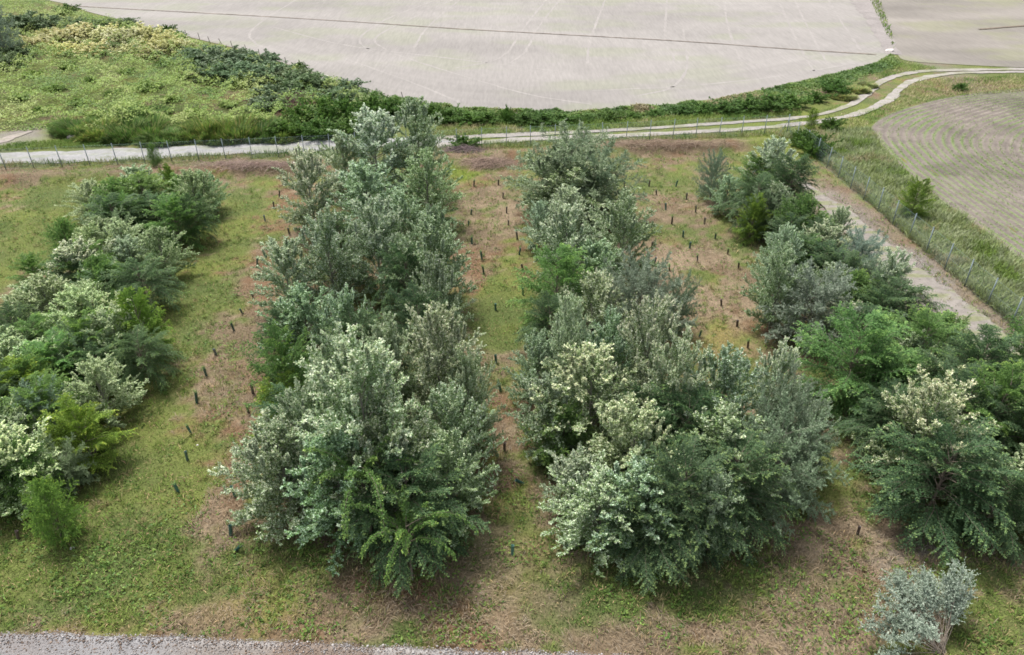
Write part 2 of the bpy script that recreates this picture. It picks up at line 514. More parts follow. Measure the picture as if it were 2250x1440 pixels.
add_track('farm_track', [(-260, 356), (0, 348), (200, 344), (450, 331), (700, 320), (860, 314), (1000, 309)], [3.4, 3.4, 3.3, 3.0, 2.6], .03, 61, (.275, .27, .268), .3, .35)
add_track('wheel_rut', [(960, 306), (1100, 298), (1250, 292), (1400, 284), (1550, 274), (1700, 264), (1800, 252), (1870, 230), (1908, 204), (1935, 181), (1980, 165), (2050, 156), (2250, 152), (2600, 152)], [1.3, .9, .8, 1.1, 1.2, 1.0], .034, 62, (.265, .245, .225), .45, .5)
add_track('wheel_rut', [(960, 320), (1100, 310), (1250, 303), (1400, 297), (1560, 288), (1700, 279), (1830, 263), (1900, 244), (1950, 221), (1975, 198), (2005, 179), (2060, 166), (2130, 160), (2300, 158)], [1.4, 1.2, 1.0, 1.1, 1.2, .9], .038, 63, (.275, .255, .235), .4, .5)
add_track('dirt_path', [(1752, 392), (1790, 425), (1880, 500), (1990, 592), (2095, 680), (2240, 790), (2420, 930)], [.8, 1.8, 2.3, 2.5, 2.7, 2.9], .06, 64, (.215, .195, .175), .5, .6)
add_track('bare_earth', [(-260, 330), (-20, 312), (30, 300), (70, 288)], [5, 3.2, .4], .02, 65, (.26, .23, .205), .2)


def gravel_road():
    n = 260
    L = smooth_line(GRAVEL_EDGE, n)
    s = np.arange(n)
    L[:, 1] += (fbm(L[:, 0] / .8, s * 0, 71, 4) - .5) * .26
    m = 26
    d = np.linspace(0, 1, m) ** 1.3 * 12
    XY = np.repeat(L[:, None], m, 1)
    XY[..., 1] -= d[None]
    x, y = XY[..., 0].ravel(), XY[..., 1].ravel()
    dd = np.tile(d, n)
    z = .05 + .06 * np.exp(-((dd - .25) / .25) ** 2) + .03 * (fbm(x / .4, y / .4, 72, 3) - .5)
    z = np.where(dd == 0, -.05, z)
    c = np.tile(A([.22, .195, .175]), (len(x), 1)) * (.7 + .6 * fbm(x / .9, y / .5, 73, 4))[:, None]
    pale = (np.exp(-((dd - .15) / .22) ** 2) * .7 * (.4 + fbm(x / 1.5, y, 74, 2)))[:, None]
    c = c * (1 - np.clip(pale, 0, 1)) + A([.40, .385, .375]) * np.clip(pale, 0, 1)
    br = (sstep(.5, .7, fbm(x / 2, y / .8, 75, 4)) * .7)[:, None]
    c = c * (1 - br) + A([.17, .12, .085]) * br
    bl = (sstep(-11, -14, x) * .5)[:, None]
    c = c * (1 - bl) + A([.26, .27, .29]) * bl
    put('gravel_road', mesh('gravel_road', np.c_[x, y, z], grid_faces(n, m), c, M_GRAVEL, True), kind='structure')
    # loose stones
    rng = np.random.default_rng(5)
    k = 11000
    sx = rng.uniform(-22, 22, k)
    sd = np.abs(rng.exponential(.5, k)) + .02
    sy = np.interp(sx, L[:, 0], L[:, 1]) - sd + rng.normal(0, .03, k)
    r = rng.uniform(.010, .040, k) * (1 + (rng.random(k) < .05) * .9)
    octa = A([[1, 0, 0], [-1, 0, 0], [0, 1, 0], [0, -1, 0], [0, 0, .7], [0, 0, -.7]])
    of = A([[0, 2, 4], [2, 1, 4], [1, 3, 4], [3, 0, 4], [2, 0, 5], [1, 2, 5], [3, 1, 5], [0, 3, 5]])
    jit = rng.uniform(.6, 1.3, (k, 6, 1))
    a = rng.uniform(0, 6.28, k)
    R = np.zeros((k, 3, 3)); R[:, 0, 0] = np.cos(a); R[:, 0, 1] = -np.sin(a); R[:, 1, 0] = np.sin(a); R[:, 1, 1] = np.cos(a); R[:, 2, 2] = 1
    V = np.einsum('kij,kpj->kpi', R, octa[None] * jit * r[:, None, None])
    zz = .065 + .06 * np.exp(-((sd - .25) / .25) ** 2)
    V += np.stack([sx, sy, zz], -1)[:, None]
    F = (of[None] + 6 * np.arange(k)[:, None, None]).reshape(-1, 3)
    t = rng.uniform(.5, 1.35, k)[:, None]
    c = np.where(rng.random((k, 1)) < .5, A([[.24, .18, .14]]), A([[.36, .34, .33]])) * t
    put('gravel', mesh('gravel', V.reshape(-1, 3), F, np.repeat(np.clip(c, 0, .75), 8, 0), M_DRY), kind='stuff', label='loose pale gravel along the road edge', cat='gravel')


gravel_road()

# ------------------------------------------------------------------ crop field with curving drill rows
def crop_field():
    B = smooth_line(GL([(2900, 150), (2600, 165), (2250, 196), (2130, 208), (2040, 226), (1965, 248), (1925, 270), (1912, 292), (1930, 322), (1985, 378), (2080, 452), (2250, 578), (2500, 760)]), 420)
    i = np.argmin(B[:, 0])
    d1 = nrm(B[40] - B[i]); d2 = nrm(B[-20] - B[i])
    bis = nrm(d1 + d2)
    half = math.acos(float(np.clip(d1 @ bis, -1, 1)))
    sp = .75 / math.sin(half)
    rows = 34
    sub = 4
    k = np.arange(rows * sub + 1)
    XY = B[:, None] + bis * (k[None, :, None] / sub * sp)
    ph = k / sub
    Z = .05 + .03 * np.cos(2 * math.pi * ph)[None] + np.zeros((len(B), 1))
    x, y = XY[..., 0].ravel(), XY[..., 1].ravel()
    Z = Z.ravel() + .04 * (fbm(x / .5, y / .5, 91, 3) - .5)
    c = np.tile(A([.165, .142, .123]), (len(x), 1)) * (.75 + .5 * fbm(x / 1.1, y / 1.1, 92, 4))[:, None]
    wob = np.tile(.95 + .10 * np.cos(2 * math.pi * ph), len(B))[:, None]
    c *= 1 + (wob - .95) * 2.8 * fbm(x / 3, y / 3, 96, 3)[:, None]
    gr = (np.clip(np.tile(np.cos(2 * math.pi * ph), len(B)), 0, 1) * np.clip((fbm(x / 5, y / 5, 99, 4) - .30) * 2.6, 0, .9))[:, None]
    c = c * (1 - gr) + A([.13, .20, .055]) * gr
    c *= (1 - .25 * sstep(.5, .7, fbm(x / 6, y / 6, 93, 3)))[:, None]
    put('crop_field', mesh('crop_field', np.c_[x, y, Z], grid_faces(len(B), len(k)), c, M_CROPSOIL, True), kind='structure')
    # seedlings
    rng = np.random.default_rng(8)
    n = 120000
    u = rng.integers(0, len(B) - 1, n); f = rng.random(n)
    r = rng.integers(0, rows, n)
    P = B[u] * (1 - f[:, None]) + B[u + 1] * f[:, None] + bis * (r * sp)[:, None]
    P += rng.normal(0, .10, P.shape)
    P += (np.stack([fbm(P[:, 0] / 4, P[:, 1] / 4, 97, 2), fbm(P[:, 0] / 4, P[:, 1] / 4, 98, 2)], -1) - .5) * .5
    loose = rng.random(n) < .18
    P[loose] += rng.normal(0, .4, (loose.sum(), 2))
    keep = rng.random(n) < np.clip((fbm(P[:, 0] / 6, P[:, 1] / 6, 94, 3) + .5 * fbm(P[:, 0] / 1.1, P[:, 1] / 1.1, 95, 2) - .42) * 1.7, .05, .85)
    keep &= P[:, 0] < depth(P[:, 0], P[:, 1]) * .76 + 2
    keep &= (P[:, 1] > 20)
    P = P[keep]; n = len(P)
    V, F, C = leaves_flat(np.c_[P, np.full(n, .10)], rng, .13, .065, A([.17, .25, .07]), 1)
    put('crop_seedlings', mesh('crop_seedlings', V, F, C, M_LEAF), kind='stuff', label='small green seedlings in curving drill rows', cat='crop')


def leaves_flat(P, rng, L, W, colr, per=2, var=.35, up=.8):
    n = len(P) * per
    P = np.repeat(P, per, 0)
    a = rng.uniform(0, 2 * math.pi, n)
    d = np.c_[np.cos(a), np.sin(a), rng.uniform(-.2, up, n)]
    d = nrm(d)
    s = nrm(np.cross(d, rng.normal(0, .35, (n, 3)) + A([0, 0, 1.])))
    l = L * rng.uniform(.6, 1.4, n)[:, None]; w = W * rng.uniform(.6, 1.4, n)[:, None]
    V = np.stack([P, P + d * l * .5 + s * w * .5, P + d * l, P + d * l * .5 - s * w * .5], 1).reshape(-1, 3)
    F = np.arange(4 * n).reshape(n, 4)
    colr = np.repeat(np.atleast_2d(colr), per, 0) if np.ndim(colr) > 1 else np.tile(colr, (n, 1))
    C = colr * (1 + var * rng.uniform(-1, 1, n))[:, None]
    return V, F, np.clip(C, 0, .8)


crop_field()

# ------------------------------------------------------------------ blades: grass, straw, weeds
def blades(P, rng, L, W, lean, C, az=None):
    """P n x 3 roots; one bent blade (two triangles as a kite) each"""
    n = len(P)
    a = rng.uniform(0, 2 * math.pi, n) if az is None else az
    ln = np.clip(lean + rng.normal(0, .22, n), 0, 1.5)
    h = np.c_[np.cos(a), np.sin(a), np.zeros(n)]
    side = np.c_[-np.sin(a), np.cos(a), np.zeros(n)]
    L = np.asarray(L) * rng.uniform(.55, 1.35, n); W = np.asarray(W) * rng.uniform(.7, 1.3, n)
    m = P + (h * np.sin(ln * .7)[:, None] + A([0, 0, 1.]) * np.cos(ln * .7)[:, None]) * (L * .55)[:, None]
    t = m + (h * np.sin(ln * 1.35)[:, None] + A([0, 0, 1.]) * np.cos(ln * 1.35)[:, None]) * (L * .45)[:, None]
    V = np.stack([P, m + side * W[:, None] / 2, t, m - side * W[:, None] / 2], 1).reshape(-1, 3)
    return V, np.arange(4 * n).reshape(n, 4), C


rng = np.random.default_rng(11)


def sample_zone(n, x0, x1, y0, y1, power=1.3, ref=18.0):
    x = rng.uniform(x0, x1, n); y = rng.uniform(y0, y1, n)
    k = rng.random(n) < (ref / np.maximum(y, ref)) ** power
    ok = np.abs(x) < (depth(x, y) * 1125 / FPX) * 1.12 + 2
    return x[k & ok], y[k & ok]


def off_tracks(x, y, margin=0.0, p=.97):
    keep = np.ones(len(x), bool)
    for L, w in TRACK:
        d = dist_poly(L[::6], x, y)
        keep &= ~((d < w * .8 + margin) & (rng.random(len(x)) < (p if w != 1.45 else .72)))
    return keep


def build_grass():
    parts = []
    # mown grass and weeds inside the fences
    x, y = sample_zone(1050000, -52, 34, 15, 72, 1.25)
    ge = np.interp(x, GRAVEL_EDGE[:, 0], GRAVEL_EDGE[:, 1])
    ok = (y > ge + .05) & (y < np.interp(x, FENCE_A[:, 0], FENCE_A[:, 1]) + .6) & off_tracks(x, y, 0, .93)
    x, y = x[ok], y[ok]
    c = cover(x, y)
    greenness = c[:, 1] / (c[:, 0] + 1e-3)
    tuft = fbm(x / .55, y / .55, 101, 3)
    keep = rng.random(len(x)) < np.clip(.22 + (greenness - .7) * .9 + (tuft - .5) * 1.3, .05, 1)
    x, y, c, greenness, tuft = x[keep], y[keep], c[keep], greenness[keep], tuft[keep]
    n = len(x)
    big = sstep(.52, .75, tuft)
    L = .14 + .26 * big * rng.random(n)
    W = .022 + .018 * rng.random(n)
    isg = greenness > .95
    cc = np.where(isg[:, None], c * A([.95, 1.05, .9]), c * 1.1)
    alt = rng.random(n)
    cc = np.where((alt < .18)[:, None], STRAW * A([1.1, 1.05, .85]) * 1.1, cc)
    cc = np.where(((alt > .72) & ~isg)[:, None], GREEN * 1.1, cc)
    dark = (sstep(.56, .7, fbm(x / 1.7, y / 1.7, 102, 3)) * (alt > .3))[:, None] * .5
    cc = cc * (1 - dark) + A([.065, .12, .025]) * dark
    cc *= (rng.uniform(.6, 1.9, n) * (.8 + .5 * tuft))[:, None]
    parts.append(blades(np.c_[x, y, ground_z(x, y) - .01], rng, L, W, .7, cc))
    tx, ty = sample_zone(42000, -52, 34, 15, 70, 1.0)
    ok = (ty > np.interp(tx, GRAVEL_EDGE[:, 0], GRAVEL_EDGE[:, 1]) + .1) & off_tracks(tx, ty, 0, .95) & (fbm(tx / 2.2, ty / 2.2, 107, 3) > .47)
    tx, ty = tx[ok], ty[ok]
    m = 14
    sz = rng.uniform(.5, 1.5, len(tx))
    tc = np.where((rng.random(len(tx)) < .3)[:, None], A([.29, .25, .12]), np.where((rng.random(len(tx)) < .4)[:, None], A([.09, .17, .035]), A([.19, .25, .06])))
    a = rng.uniform(0, 6.28, (len(tx), m)); rr = rng.random((len(tx), m)) * .10 * sz[:, None]
    X = (tx[:, None] + rr * np.cos(a)).ravel(); Y = (ty[:, None] + rr * np.sin(a)).ravel()
    cc = np.repeat(tc, m, 0) * rng.uniform(.6, 1.35, len(X))[:, None]
    parts.append(blades(np.c_[X, Y, ground_z(X, Y) - .01], rng, .22 * np.repeat(sz, m), .026, .75, cc, a.ravel()))
    V = np.vstack([p[0] for p in parts]); C = np.vstack([p[2] for p in parts])
    put('grass', mesh('grass', V, np.arange(len(V)).reshape(-1, 4), C, M_BLADE), kind='stuff', label='short mown grass and weeds between the tree rows', cat='grass')
    print('grass', len(C))
    # straw and dry stalks lying about
    x, y = sample_zone(900000, -52, 36, 15, 74, 1.1)
    ge = np.interp(x, GRAVEL_EDGE[:, 0], GRAVEL_EDGE[:, 1])
    ok = (y > ge + .1) & (y < np.interp(x, FENCE_A[:, 0], FENCE_A[:, 1]) - .3) & off_tracks(x, y, 0, .9)
    x, y = x[ok], y[ok]
    c = cover(x, y)
    dry = c[:, 0] / (c[:, 1] + 1e-3)
    bank = np.exp(-((np.interp(x, FENCE_A[:, 0], FENCE_A[:, 1]) - y - 3.0) / 1.6) ** 2)
    keep = rng.random(len(x)) < np.clip((dry - 1.0) * 1.6, 0, 1) * (.45 + sstep(.4, .65, fbm(x / 1.5, y / 1.5, 103, 3))) + bank * .8
    x, y = x[keep], y[keep]
    n = len(x)
    sw = fbm(x / 3, y / 3, 104, 2) * 9
    cc = np.where((rng.random(n) < .6)[:, None], STRAW * 1.25, np.where((rng.random(n) < .5)[:, None], A([.20, .155, .11]), A([.26, .22, .165]))) * rng.uniform(.6, 1.25, n)[:, None]
    V, F, C = blades(np.c_[x, y, ground_z(x, y) + .02], rng, .34, .02, 1.15, cc, sw + rng.normal(0, .8, n))
    put('dry_straw', mesh('dry_straw', V, F, C, M_DRY), kind='stuff', label='dry straw and cut stalks strewn over the ground', cat='straw')
    print('straw', n)
    # low broad-leaved weeds
    x, y = sample_zone(150000, -52, 34, 15, 70, 1.0)
    ge = np.interp(x, GRAVEL_EDGE[:, 0], GRAVEL_EDGE[:, 1])
    t = fbm(x / 1.4, y / 1.4, 105, 4) + .1 * sstep(26, 18, y)
    ok = (y > ge + .1) & (t > .57) & off_tracks(x, y, 0, .97)
    x, y, t = x[ok], y[ok], t[ok]
    n = len(x)
    z = ground_z(x, y) + rng.random(n) * .22 * sstep(.57, .68, t)
    cw = np.where((rng.random(n) < .5)[:, None], A([.085, .16, .032]), A([.15, .23, .045])) * (.8 + .4 * fbm(x / 2, y / 2, 106, 2))[:, None]
    V, F, C = leaves_flat(np.c_[x, y, z], rng, .13, .07, cw, 2)
    put('weeds', mesh('weeds', V, F, C, M_LEAF), kind='stuff', label='low dark green weeds in patches on the ground', cat='weeds')
    print('weeds', n * 2)
    # verge grass: both sides of the track, right-hand margin
    parts = []
    def verge(poly, n, L, W, lean, cols, hz=.0, seed=0):
        P = GL(poly)
        x = rng.uniform(P[:, 0].min(), P[:, 0].max(), n); y = rng.uniform(P[:, 1].min(), P[:, 1].max(), n)
        ok = inpoly(P, x, y) & off_tracks(x, y, 0, .985)
        x, y = x[ok], y[ok]
        k = fbm(x / 2.5, y / 2.5, 120 + seed, 4)
        cols = A(cols)
        q = np.clip((k - .28) / .44, 0, .999) * (len(cols) - 1) + rng.normal(0, .3, len(x))
        q = np.clip(q, 0, len(cols) - 1.001); i = q.astype(int); f = (q - i)[:, None]
        c = (cols[i] * (1 - f) + cols[np.minimum(i + 1, len(cols) - 1)] * f) * rng.uniform(.75, 1.25, len(x))[:, None]
        hh = L * (.6 + .8 * fbm(x / 1.6, y / 1.6, 130 + seed, 3))
        parts.append(blades(np.c_[x, y, ground_z(x, y) - .02], rng, hh, W, lean, c))
    G1, G2, G3, S1, O1 = (.10, .18, .04), (.16, .24, .05), (.23, .29, .09), (.38, .33, .19), (.26, .29, .18)
    verge([(-100, 335), (0, 332), (350, 318), (720, 306), (760, 296), (400, 300), (160, 308), (-100, 322)], 30000, .30, .05, .7, [G1, G2, G3])
    verge([(940, 303), (1100, 295), (1300, 287), (1500, 275), (1760, 254), (1760, 240), (1500, 255), (1250, 268), (1000, 275), (930, 285)], 40000, .40, .055, .7, [G1, G2, G3, S1], seed=1)
    verge([(1750, 258), (1870, 226), (1925, 180), (1960, 130), (1990, 138), (2060, 152), (2000, 158), (1930, 176), (1900, 205), (1840, 240), (1760, 268)], 30000, .40, .06, .7, [G1, G2, G3, S1], seed=2)
    verge([(1600, 290), (1830, 257), (1900, 240), (1970, 200), (2020, 175), (2300, 165), (2300, 200), (2060, 215), (1960, 245), (1910, 275), (1850, 300), (1740, 295)], 42000, .38, .06, .7, [G1, G2, S1, G3, S1], seed=3)
    verge([(1700, 300), (1910, 285), (1935, 325), (2000, 392), (2250, 580), (2400, 690), (2400, 860), (2240, 730), (1990, 520), (1760, 310)], 90000, .62, .05, .62, [G2, O1, G3, (.36, .39, .24), (.22, .30, .10), S1, O1], seed=4)
    verge([(-100, 378), (0, 371), (600, 346), (1000, 332), (1735, 298), (1735, 288), (1000, 318), (600, 335), (0, 360), (-100, 366)], 60000, .42, .05, .5, [S1, G2, O1, G1], seed=5)
    verge([(1895, -40), (1920, 20), (1945, 70), (1968, 118), (1955, 60), (1915, -40)], 16000, .5, .12, .6, [G1, G2, G3], seed=6)
    V = np.vstack([p[0] for p in parts]); C = np.vstack([p[2] for p in parts])
    put('verge_grass', mesh('verge_grass', V, np.arange(len(V)).reshape(-1, 4), C, M_BLADE), kind='stuff', label='long rank grass on the verges of the track and margin', cat='grass')
    print('verge', len(C))


build_grass()

# ------------------------------------------------------------------ woody plants
def tube(P, r, k=5):
    """tapered tube along points; P m x 3, r m"""
    m = len(P)
    t = nrm(np.gradient(P, axis=0))
    ref = np.where(np.abs(t[:, 2:3]) > .9, A([[1., 0, 0]]), A([[0, 0, 1.]]))
    a = nrm(np.cross(t, ref)); b = np.cross(t, a)
    th = np.arange(k) * 2 * math.pi / k
    V = P[:, None] + (a[:, None] * np.cos(th)[None, :, None] + b[:, None] * np.sin(th)[None, :, None]) * np.asarray(r)[:, None, None]
    i = np.arange(m - 1)[:, None] * k
    j = np.arange(k)[None]
    F = np.stack([i + j, i + (j + 1) % k, i + k + (j + 1) % k, i + k + j], -1).reshape(-1, 4)
    return V.reshape(-1, 3), F


def join(parts):
    Vs, Fs, o = [], [], 0
    for V, F in parts:
        Vs.append(V); Fs.append(F + o); o += len(V)
    return np.vstack(Vs), np.vstack(Fs)


def make_plant(seed, H=6.0, R=2.3, nb=60, z0=.12, el=(15, 65), droop=.6, ntw=22, tl=.75, nlf=16, ll=.11, lw=.07,
               planar=False, upright=.3, shoots=0, shape=.6, pal=None, bark=None, trunk_r=.07, stems=1, tdroop=.1, lean=(0, 0), bare=.22):
    r_ = np.random.default_rng(seed)
    q = (np.arange(nb) + r_.random(nb)) / nb
    t = z0 + (1 - z0) * q
    lob = .72 + .6 * fbm(np.arange(nb) * 2.399 * 3, t * 7, seed, 2)
    prof = np.where(q < .35, .78 + .22 * q / .35, np.maximum(1 - ((q - .35) / .66) ** 2, 0) ** shape)
    env = R * (prof * .92 + .10) * lob * r_.uniform(.75, 1.2, nb)
    az = np.arange(nb) * 2.39996 + r_.normal(0, .4, nb)
    e = np.radians(el[0] + (el[1] - el[0]) * q ** 1.2 + r_.normal(0, 9, nb))
    blen = env * 1.1 / np.maximum(np.cos(np.clip(e - droop * .3, -1.2, 1.25)), .72)
    zs = np.clip(H * t - blen * np.sin(e - droop * .35) * .9, .04 * H, H * .92)
    if shoots:
        ns = shoots
        e2 = np.radians(r_.uniform(72, 92, ns)); a2 = r_.uniform(0, 6.28, ns)
        rr = R * .62 * np.sqrt(r_.random(ns))
        q2 = 1 - rr / R * .55
        z2 = H * (z0 + (1 - z0) * (q2 ** .7)) - r_.uniform(.04, .13, ns) * H
        l2 = r_.uniform(.07, .16, ns) * H
    # polylines of the branches
    S = 8
    s = np.linspace(0, 1, S)
    el_s = e[:, None] - droop * s[None] ** 1.3 * (1 - .6 * q[:, None])
    wob = az[:, None] + np.cumsum(r_.normal(0, .09, (nb, S)), 1)
    d = np.stack([np.cos(el_s) * np.cos(wob), np.cos(el_s) * np.sin(wob), np.sin(el_s)], -1)
    step = (blen / (S - 1))[:, None, None]
    P = np.zeros((nb, S, 3))
    P[:, 1:] = np.cumsum(d[:, :-1] * step, 1)
    P[..., 2] += zs[:, None]
    if stems > 1:
        sa = r_.integers(0, stems, nb) * 2 * math.pi / stems + r_.normal(0, .2, nb)
        P[..., 0] += (np.cos(sa) * R * .16)[:, None] * (zs / H)[:, None] * 1.6; P[..., 1] += (np.sin(sa) * R * .16)[:, None] * (zs / H)[:, None] * 1.6
    lev = np.zeros(nb)
    if shoots:
        P2 = np.zeros((ns, S, 3))
        dd = np.stack([np.cos(e2) * np.cos(a2), np.cos(e2) * np.sin(a2), np.sin(e2)], -1)
        P2[:] = dd[:, None] * s[None, :, None] * l2[:, None, None]
        P2[..., 0] += (rr * np.cos(a2))[:, None]; P2[..., 1] += (rr * np.sin(a2))[:, None]; P2[..., 2] += z2[:, None]
        P = np.concatenate([P, P2]); q = np.r_[q, q2]; lev = np.r_[lev, np.ones(ns)]
    nB = len(P)
    # twigs
    ts = bare + (1 - bare) * (np.arange(ntw)[None] + r_.random((nB, ntw))) / ntw
    f = ts * (S - 1); i = np.minimum(f.astype(int), S - 2); f = (f - i)[..., None]
    bi = np.arange(nB)[:, None]
    p0 = P[bi, i] * (1 - f) + P[bi, i + 1] * f
    bd = nrm(P[bi, i + 1] - P[bi, i])
    up = A([0, 0, 1.])
    side = nrm(np.cross(bd, up + 1e-3))
    u2 = np.cross(side, bd)
    sg = np.where(np.arange(ntw) % 2, 1., -1.)[None, :, None]
    if planar:
        td = bd * .75 + side * sg * r_.uniform(.5, .95, (nB, ntw, 1)) + u2 * r_.normal(0, .16, (nB, ntw, 1))
    else:
        ph = r_.uniform(0, 6.28, (nB, ntw, 1))
        td = bd * .6 + side * np.cos(ph) * .8 + u2 * np.sin(ph) * .8 + up * upright
    td = nrm(td + r_.normal(0, .12, td.shape))
    isS = (lev > .5)[:, None]
    tlen = tl * (1.08 - .6 * ts) * r_.uniform(.5, 1.25, ts.shape) * np.where(isS, .38, 1)
    td = np.where(isS[..., None], nrm(td + up * 1.0), td)
    # leaves
    u = (np.arange(nlf)[None, None] + r_.random((nB, ntw, nlf))) / nlf
    bend = -tdroop * (1 if planar else .6)
    pos = p0[:, :, None] + td[:, :, None] * (u * tlen[..., None])[..., None]
    pos[..., 2] += bend * u ** 2 * tlen[..., None]
    pos += r_.normal(0, .015, pos.shape)
    n0 = (u2 if planar else nrm(u2 * .4 + up * .5 + r_.normal(0, .5, u2.shape)))[:, :, None] + r_.normal(0, .38 if planar else .6, pos.shape)
    ls = nrm(np.cross(np.broadcast_to(td[:, :, None], pos.shape), n0))
    lsg = np.where(np.arange(nlf) % 2, 1., -1.)[None, None, :, None]
    ld = nrm(td[:, :, None] * .55 + ls * lsg * .8 + r_.normal(0, .28, pos.shape))
    wd = nrm(np.cross(ld, n0))
    sz = r_.uniform(.65, 1.3, u.shape)[..., None]
    a = pos; L = ll * sz; W = lw * sz
    V = np.stack([a + wd * W * .5, a + ld * L, a - wd * W * .5 + ld * L * .15], -2).reshape(-1, 3)
    n = nB * ntw * nlf
    # colour: outer = how far along branch and twig, hq = height in the crown
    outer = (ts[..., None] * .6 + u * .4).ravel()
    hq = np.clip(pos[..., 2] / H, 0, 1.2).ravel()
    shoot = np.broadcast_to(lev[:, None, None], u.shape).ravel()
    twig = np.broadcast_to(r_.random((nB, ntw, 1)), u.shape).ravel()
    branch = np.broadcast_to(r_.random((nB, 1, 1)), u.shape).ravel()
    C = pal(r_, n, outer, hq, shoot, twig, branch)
    V[:, 0] += lean[0] * V[:, 2]; V[:, 1] += lean[1] * V[:, 2]
    V_leaf = V
    crown = mesh('crown', V, np.arange(3 * n).reshape(n, 3), np.clip(C, .005, .85), M_LEAF)
    # wood
    parts = []
    for k in range(stems):
        z = np.linspace(-.15, H * .86, 9)
        a0 = k * 2 * math.pi / stems + .4
        off = (R * .16 * 1.6 if stems > 1 else .05)
        x = np.cos(a0) * off * z / H + r_.normal(0, .03, 9) + lean[0] * z; y = np.sin(a0) * off * z / H + r_.normal(0, .03, 9) + lean[1] * z
        parts.append(tube(np.c_[x, y, z], trunk_r * (1.15 - np.linspace(0, 1, 9)) / math.sqrt(stems) + .006, 6))
    for b in range(0, nB):
        PP = P[b].copy(); PP[:, 0] += lean[0] * PP[:, 2]; PP[:, 1] += lean[1] * PP[:, 2]
        parts.append(tube(PP[::1], np.linspace(trunk_r * .32, .005, S) * (1 if lev[b] < .5 else .4), 4))
    V, F = join(parts)
    trunk = mesh('trunk', V, F, None, bark or M_BARK, True)
    CV = V_leaf
    return dict(trunk=trunk, crown=crown, H=float(np.percentile(CV[:, 2], 99.6)), R=float(np.percentile(np.hypot(CV[:, 0] - lean[0] * CV[:, 2], CV[:, 1] - lean[1] * CV[:, 2]), 97)))


def mixc(r_, n, cols, wts):
    i = r_.choice(len(cols), n, p=A(wts) / sum(wts))
    return A(cols)[i]


def vary(r_, C, v=.22):
    return C * r_.uniform(1 - v, 1 + v, (len(C), 1))


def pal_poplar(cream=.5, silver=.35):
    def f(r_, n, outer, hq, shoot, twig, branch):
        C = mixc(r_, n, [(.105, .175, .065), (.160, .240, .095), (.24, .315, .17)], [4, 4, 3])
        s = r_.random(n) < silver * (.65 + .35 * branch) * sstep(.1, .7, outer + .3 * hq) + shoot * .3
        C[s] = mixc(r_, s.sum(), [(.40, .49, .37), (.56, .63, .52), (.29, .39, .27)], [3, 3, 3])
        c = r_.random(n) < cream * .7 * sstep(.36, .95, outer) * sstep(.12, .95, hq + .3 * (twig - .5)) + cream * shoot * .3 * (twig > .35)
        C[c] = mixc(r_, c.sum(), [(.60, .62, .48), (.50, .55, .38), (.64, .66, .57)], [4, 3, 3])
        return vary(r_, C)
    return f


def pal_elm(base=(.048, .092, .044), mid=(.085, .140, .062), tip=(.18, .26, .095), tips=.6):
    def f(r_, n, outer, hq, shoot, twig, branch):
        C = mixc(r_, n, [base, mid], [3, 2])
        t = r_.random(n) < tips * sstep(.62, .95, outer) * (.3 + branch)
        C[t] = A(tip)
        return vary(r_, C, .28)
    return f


def pal_plain(cols, wts, tip=None, tips=.4):
    def f(r_, n, outer, hq, shoot, twig, branch):
        C = mixc(r_, n, cols, wts)
        if tip is not None:
            t = r_.random(n) < tips * sstep(.5, .95, outer) * (.4 + .8 * twig)
            C[t] = A(tip)
        return vary(r_, C, .25)
    return f


PR = {}
POP = dict(H=6.5, R=2.1, nb=62, z0=.06, el=(12, 70), droop=.25, ntw=30, tl=.60, nlf=36, ll=.070, lw=.062, upright=.5, shoots=16, shape=.36, bark=M_PALE_BARK, tdroop=.05)
PR['cream'] = [make_plant(101, pal=pal_poplar(.85, .5), **POP), make_plant(102, pal=pal_poplar(.65, .5), **{**POP, 'H': 6.0, 'R': 2.3})]
PR['silver'] = [make_plant(103, pal=pal_poplar(.15, .75), **POP), make_plant(104, pal=pal_poplar(.25, .65), **{**POP, 'H': 5.6, 'shoots': 22})]
PR['grey'] = [make_plant(105, pal=pal_poplar(.14, .45), **POP), make_plant(106, pal=pal_poplar(.25, .42), **{**POP, 'H': 6.0, 'R': 2.3, 'shoots': 8})]
ELM = dict(H=5.5, R=2.7, nb=58, z0=.03, el=(8, 58), droop=1.15, ntw=30, tl=.95, nlf=38, ll=.068, lw=.050, planar=True, shape=.5, tdroop=.35, trunk_r=.07)
PR['elm'] = [make_plant(111, pal=pal_elm(), **ELM), make_plant(112, pal=pal_elm(tips=.4), **{**ELM, 'H': 5.0, 'droop': 1.35})]
PR['fresh'] = [make_plant(113, pal=pal_elm((.075, .15, .045), (.115, .21, .06), (.21, .32, .09), .8), **{**ELM, 'H': 5.2, 'R': 2.4, 'droop': .75, 'el': (15, 62)}),
               make_plant(114, pal=pal_elm((.08, .155, .05), (.12, .21, .06), (.19, .29, .07), .6), **{**ELM, 'H': 4.6, 'R': 2.3, 'droop': .6, 'el': (18, 66), 'planar': False, 'upright': .2})]
PR['lime'] = [make_plant(115, pal=pal_elm((.10, .17, .03), (.15, .23, .04), (.26, .33, .06), .6), **{**ELM, 'H': 4.2, 'R': 2.0, 'droop': .55, 'el': (20, 66), 'nb': 50})]
WIL = dict(H=5.5, R=2.6, nb=64, z0=.03, el=(10, 62), droop=.45, ntw=30, tl=.7, nlf=34, ll=.080, lw=.045, upright=.25, shape=.28, stems=3, bark=M_PALE_BARK)
PR['willow'] = [make_plant(121, pal=pal_plain([(.145, .215, .125), (.19, .26, .165), (.25, .315, .225)], [3, 3, 2]), **WIL),
                make_plant(122, pal=pal_plain([(.20, .255, .20), (.28, .335, .28), (.14, .20, .13)], [3, 3, 2]), **{**WIL, 'H': 4.8})]
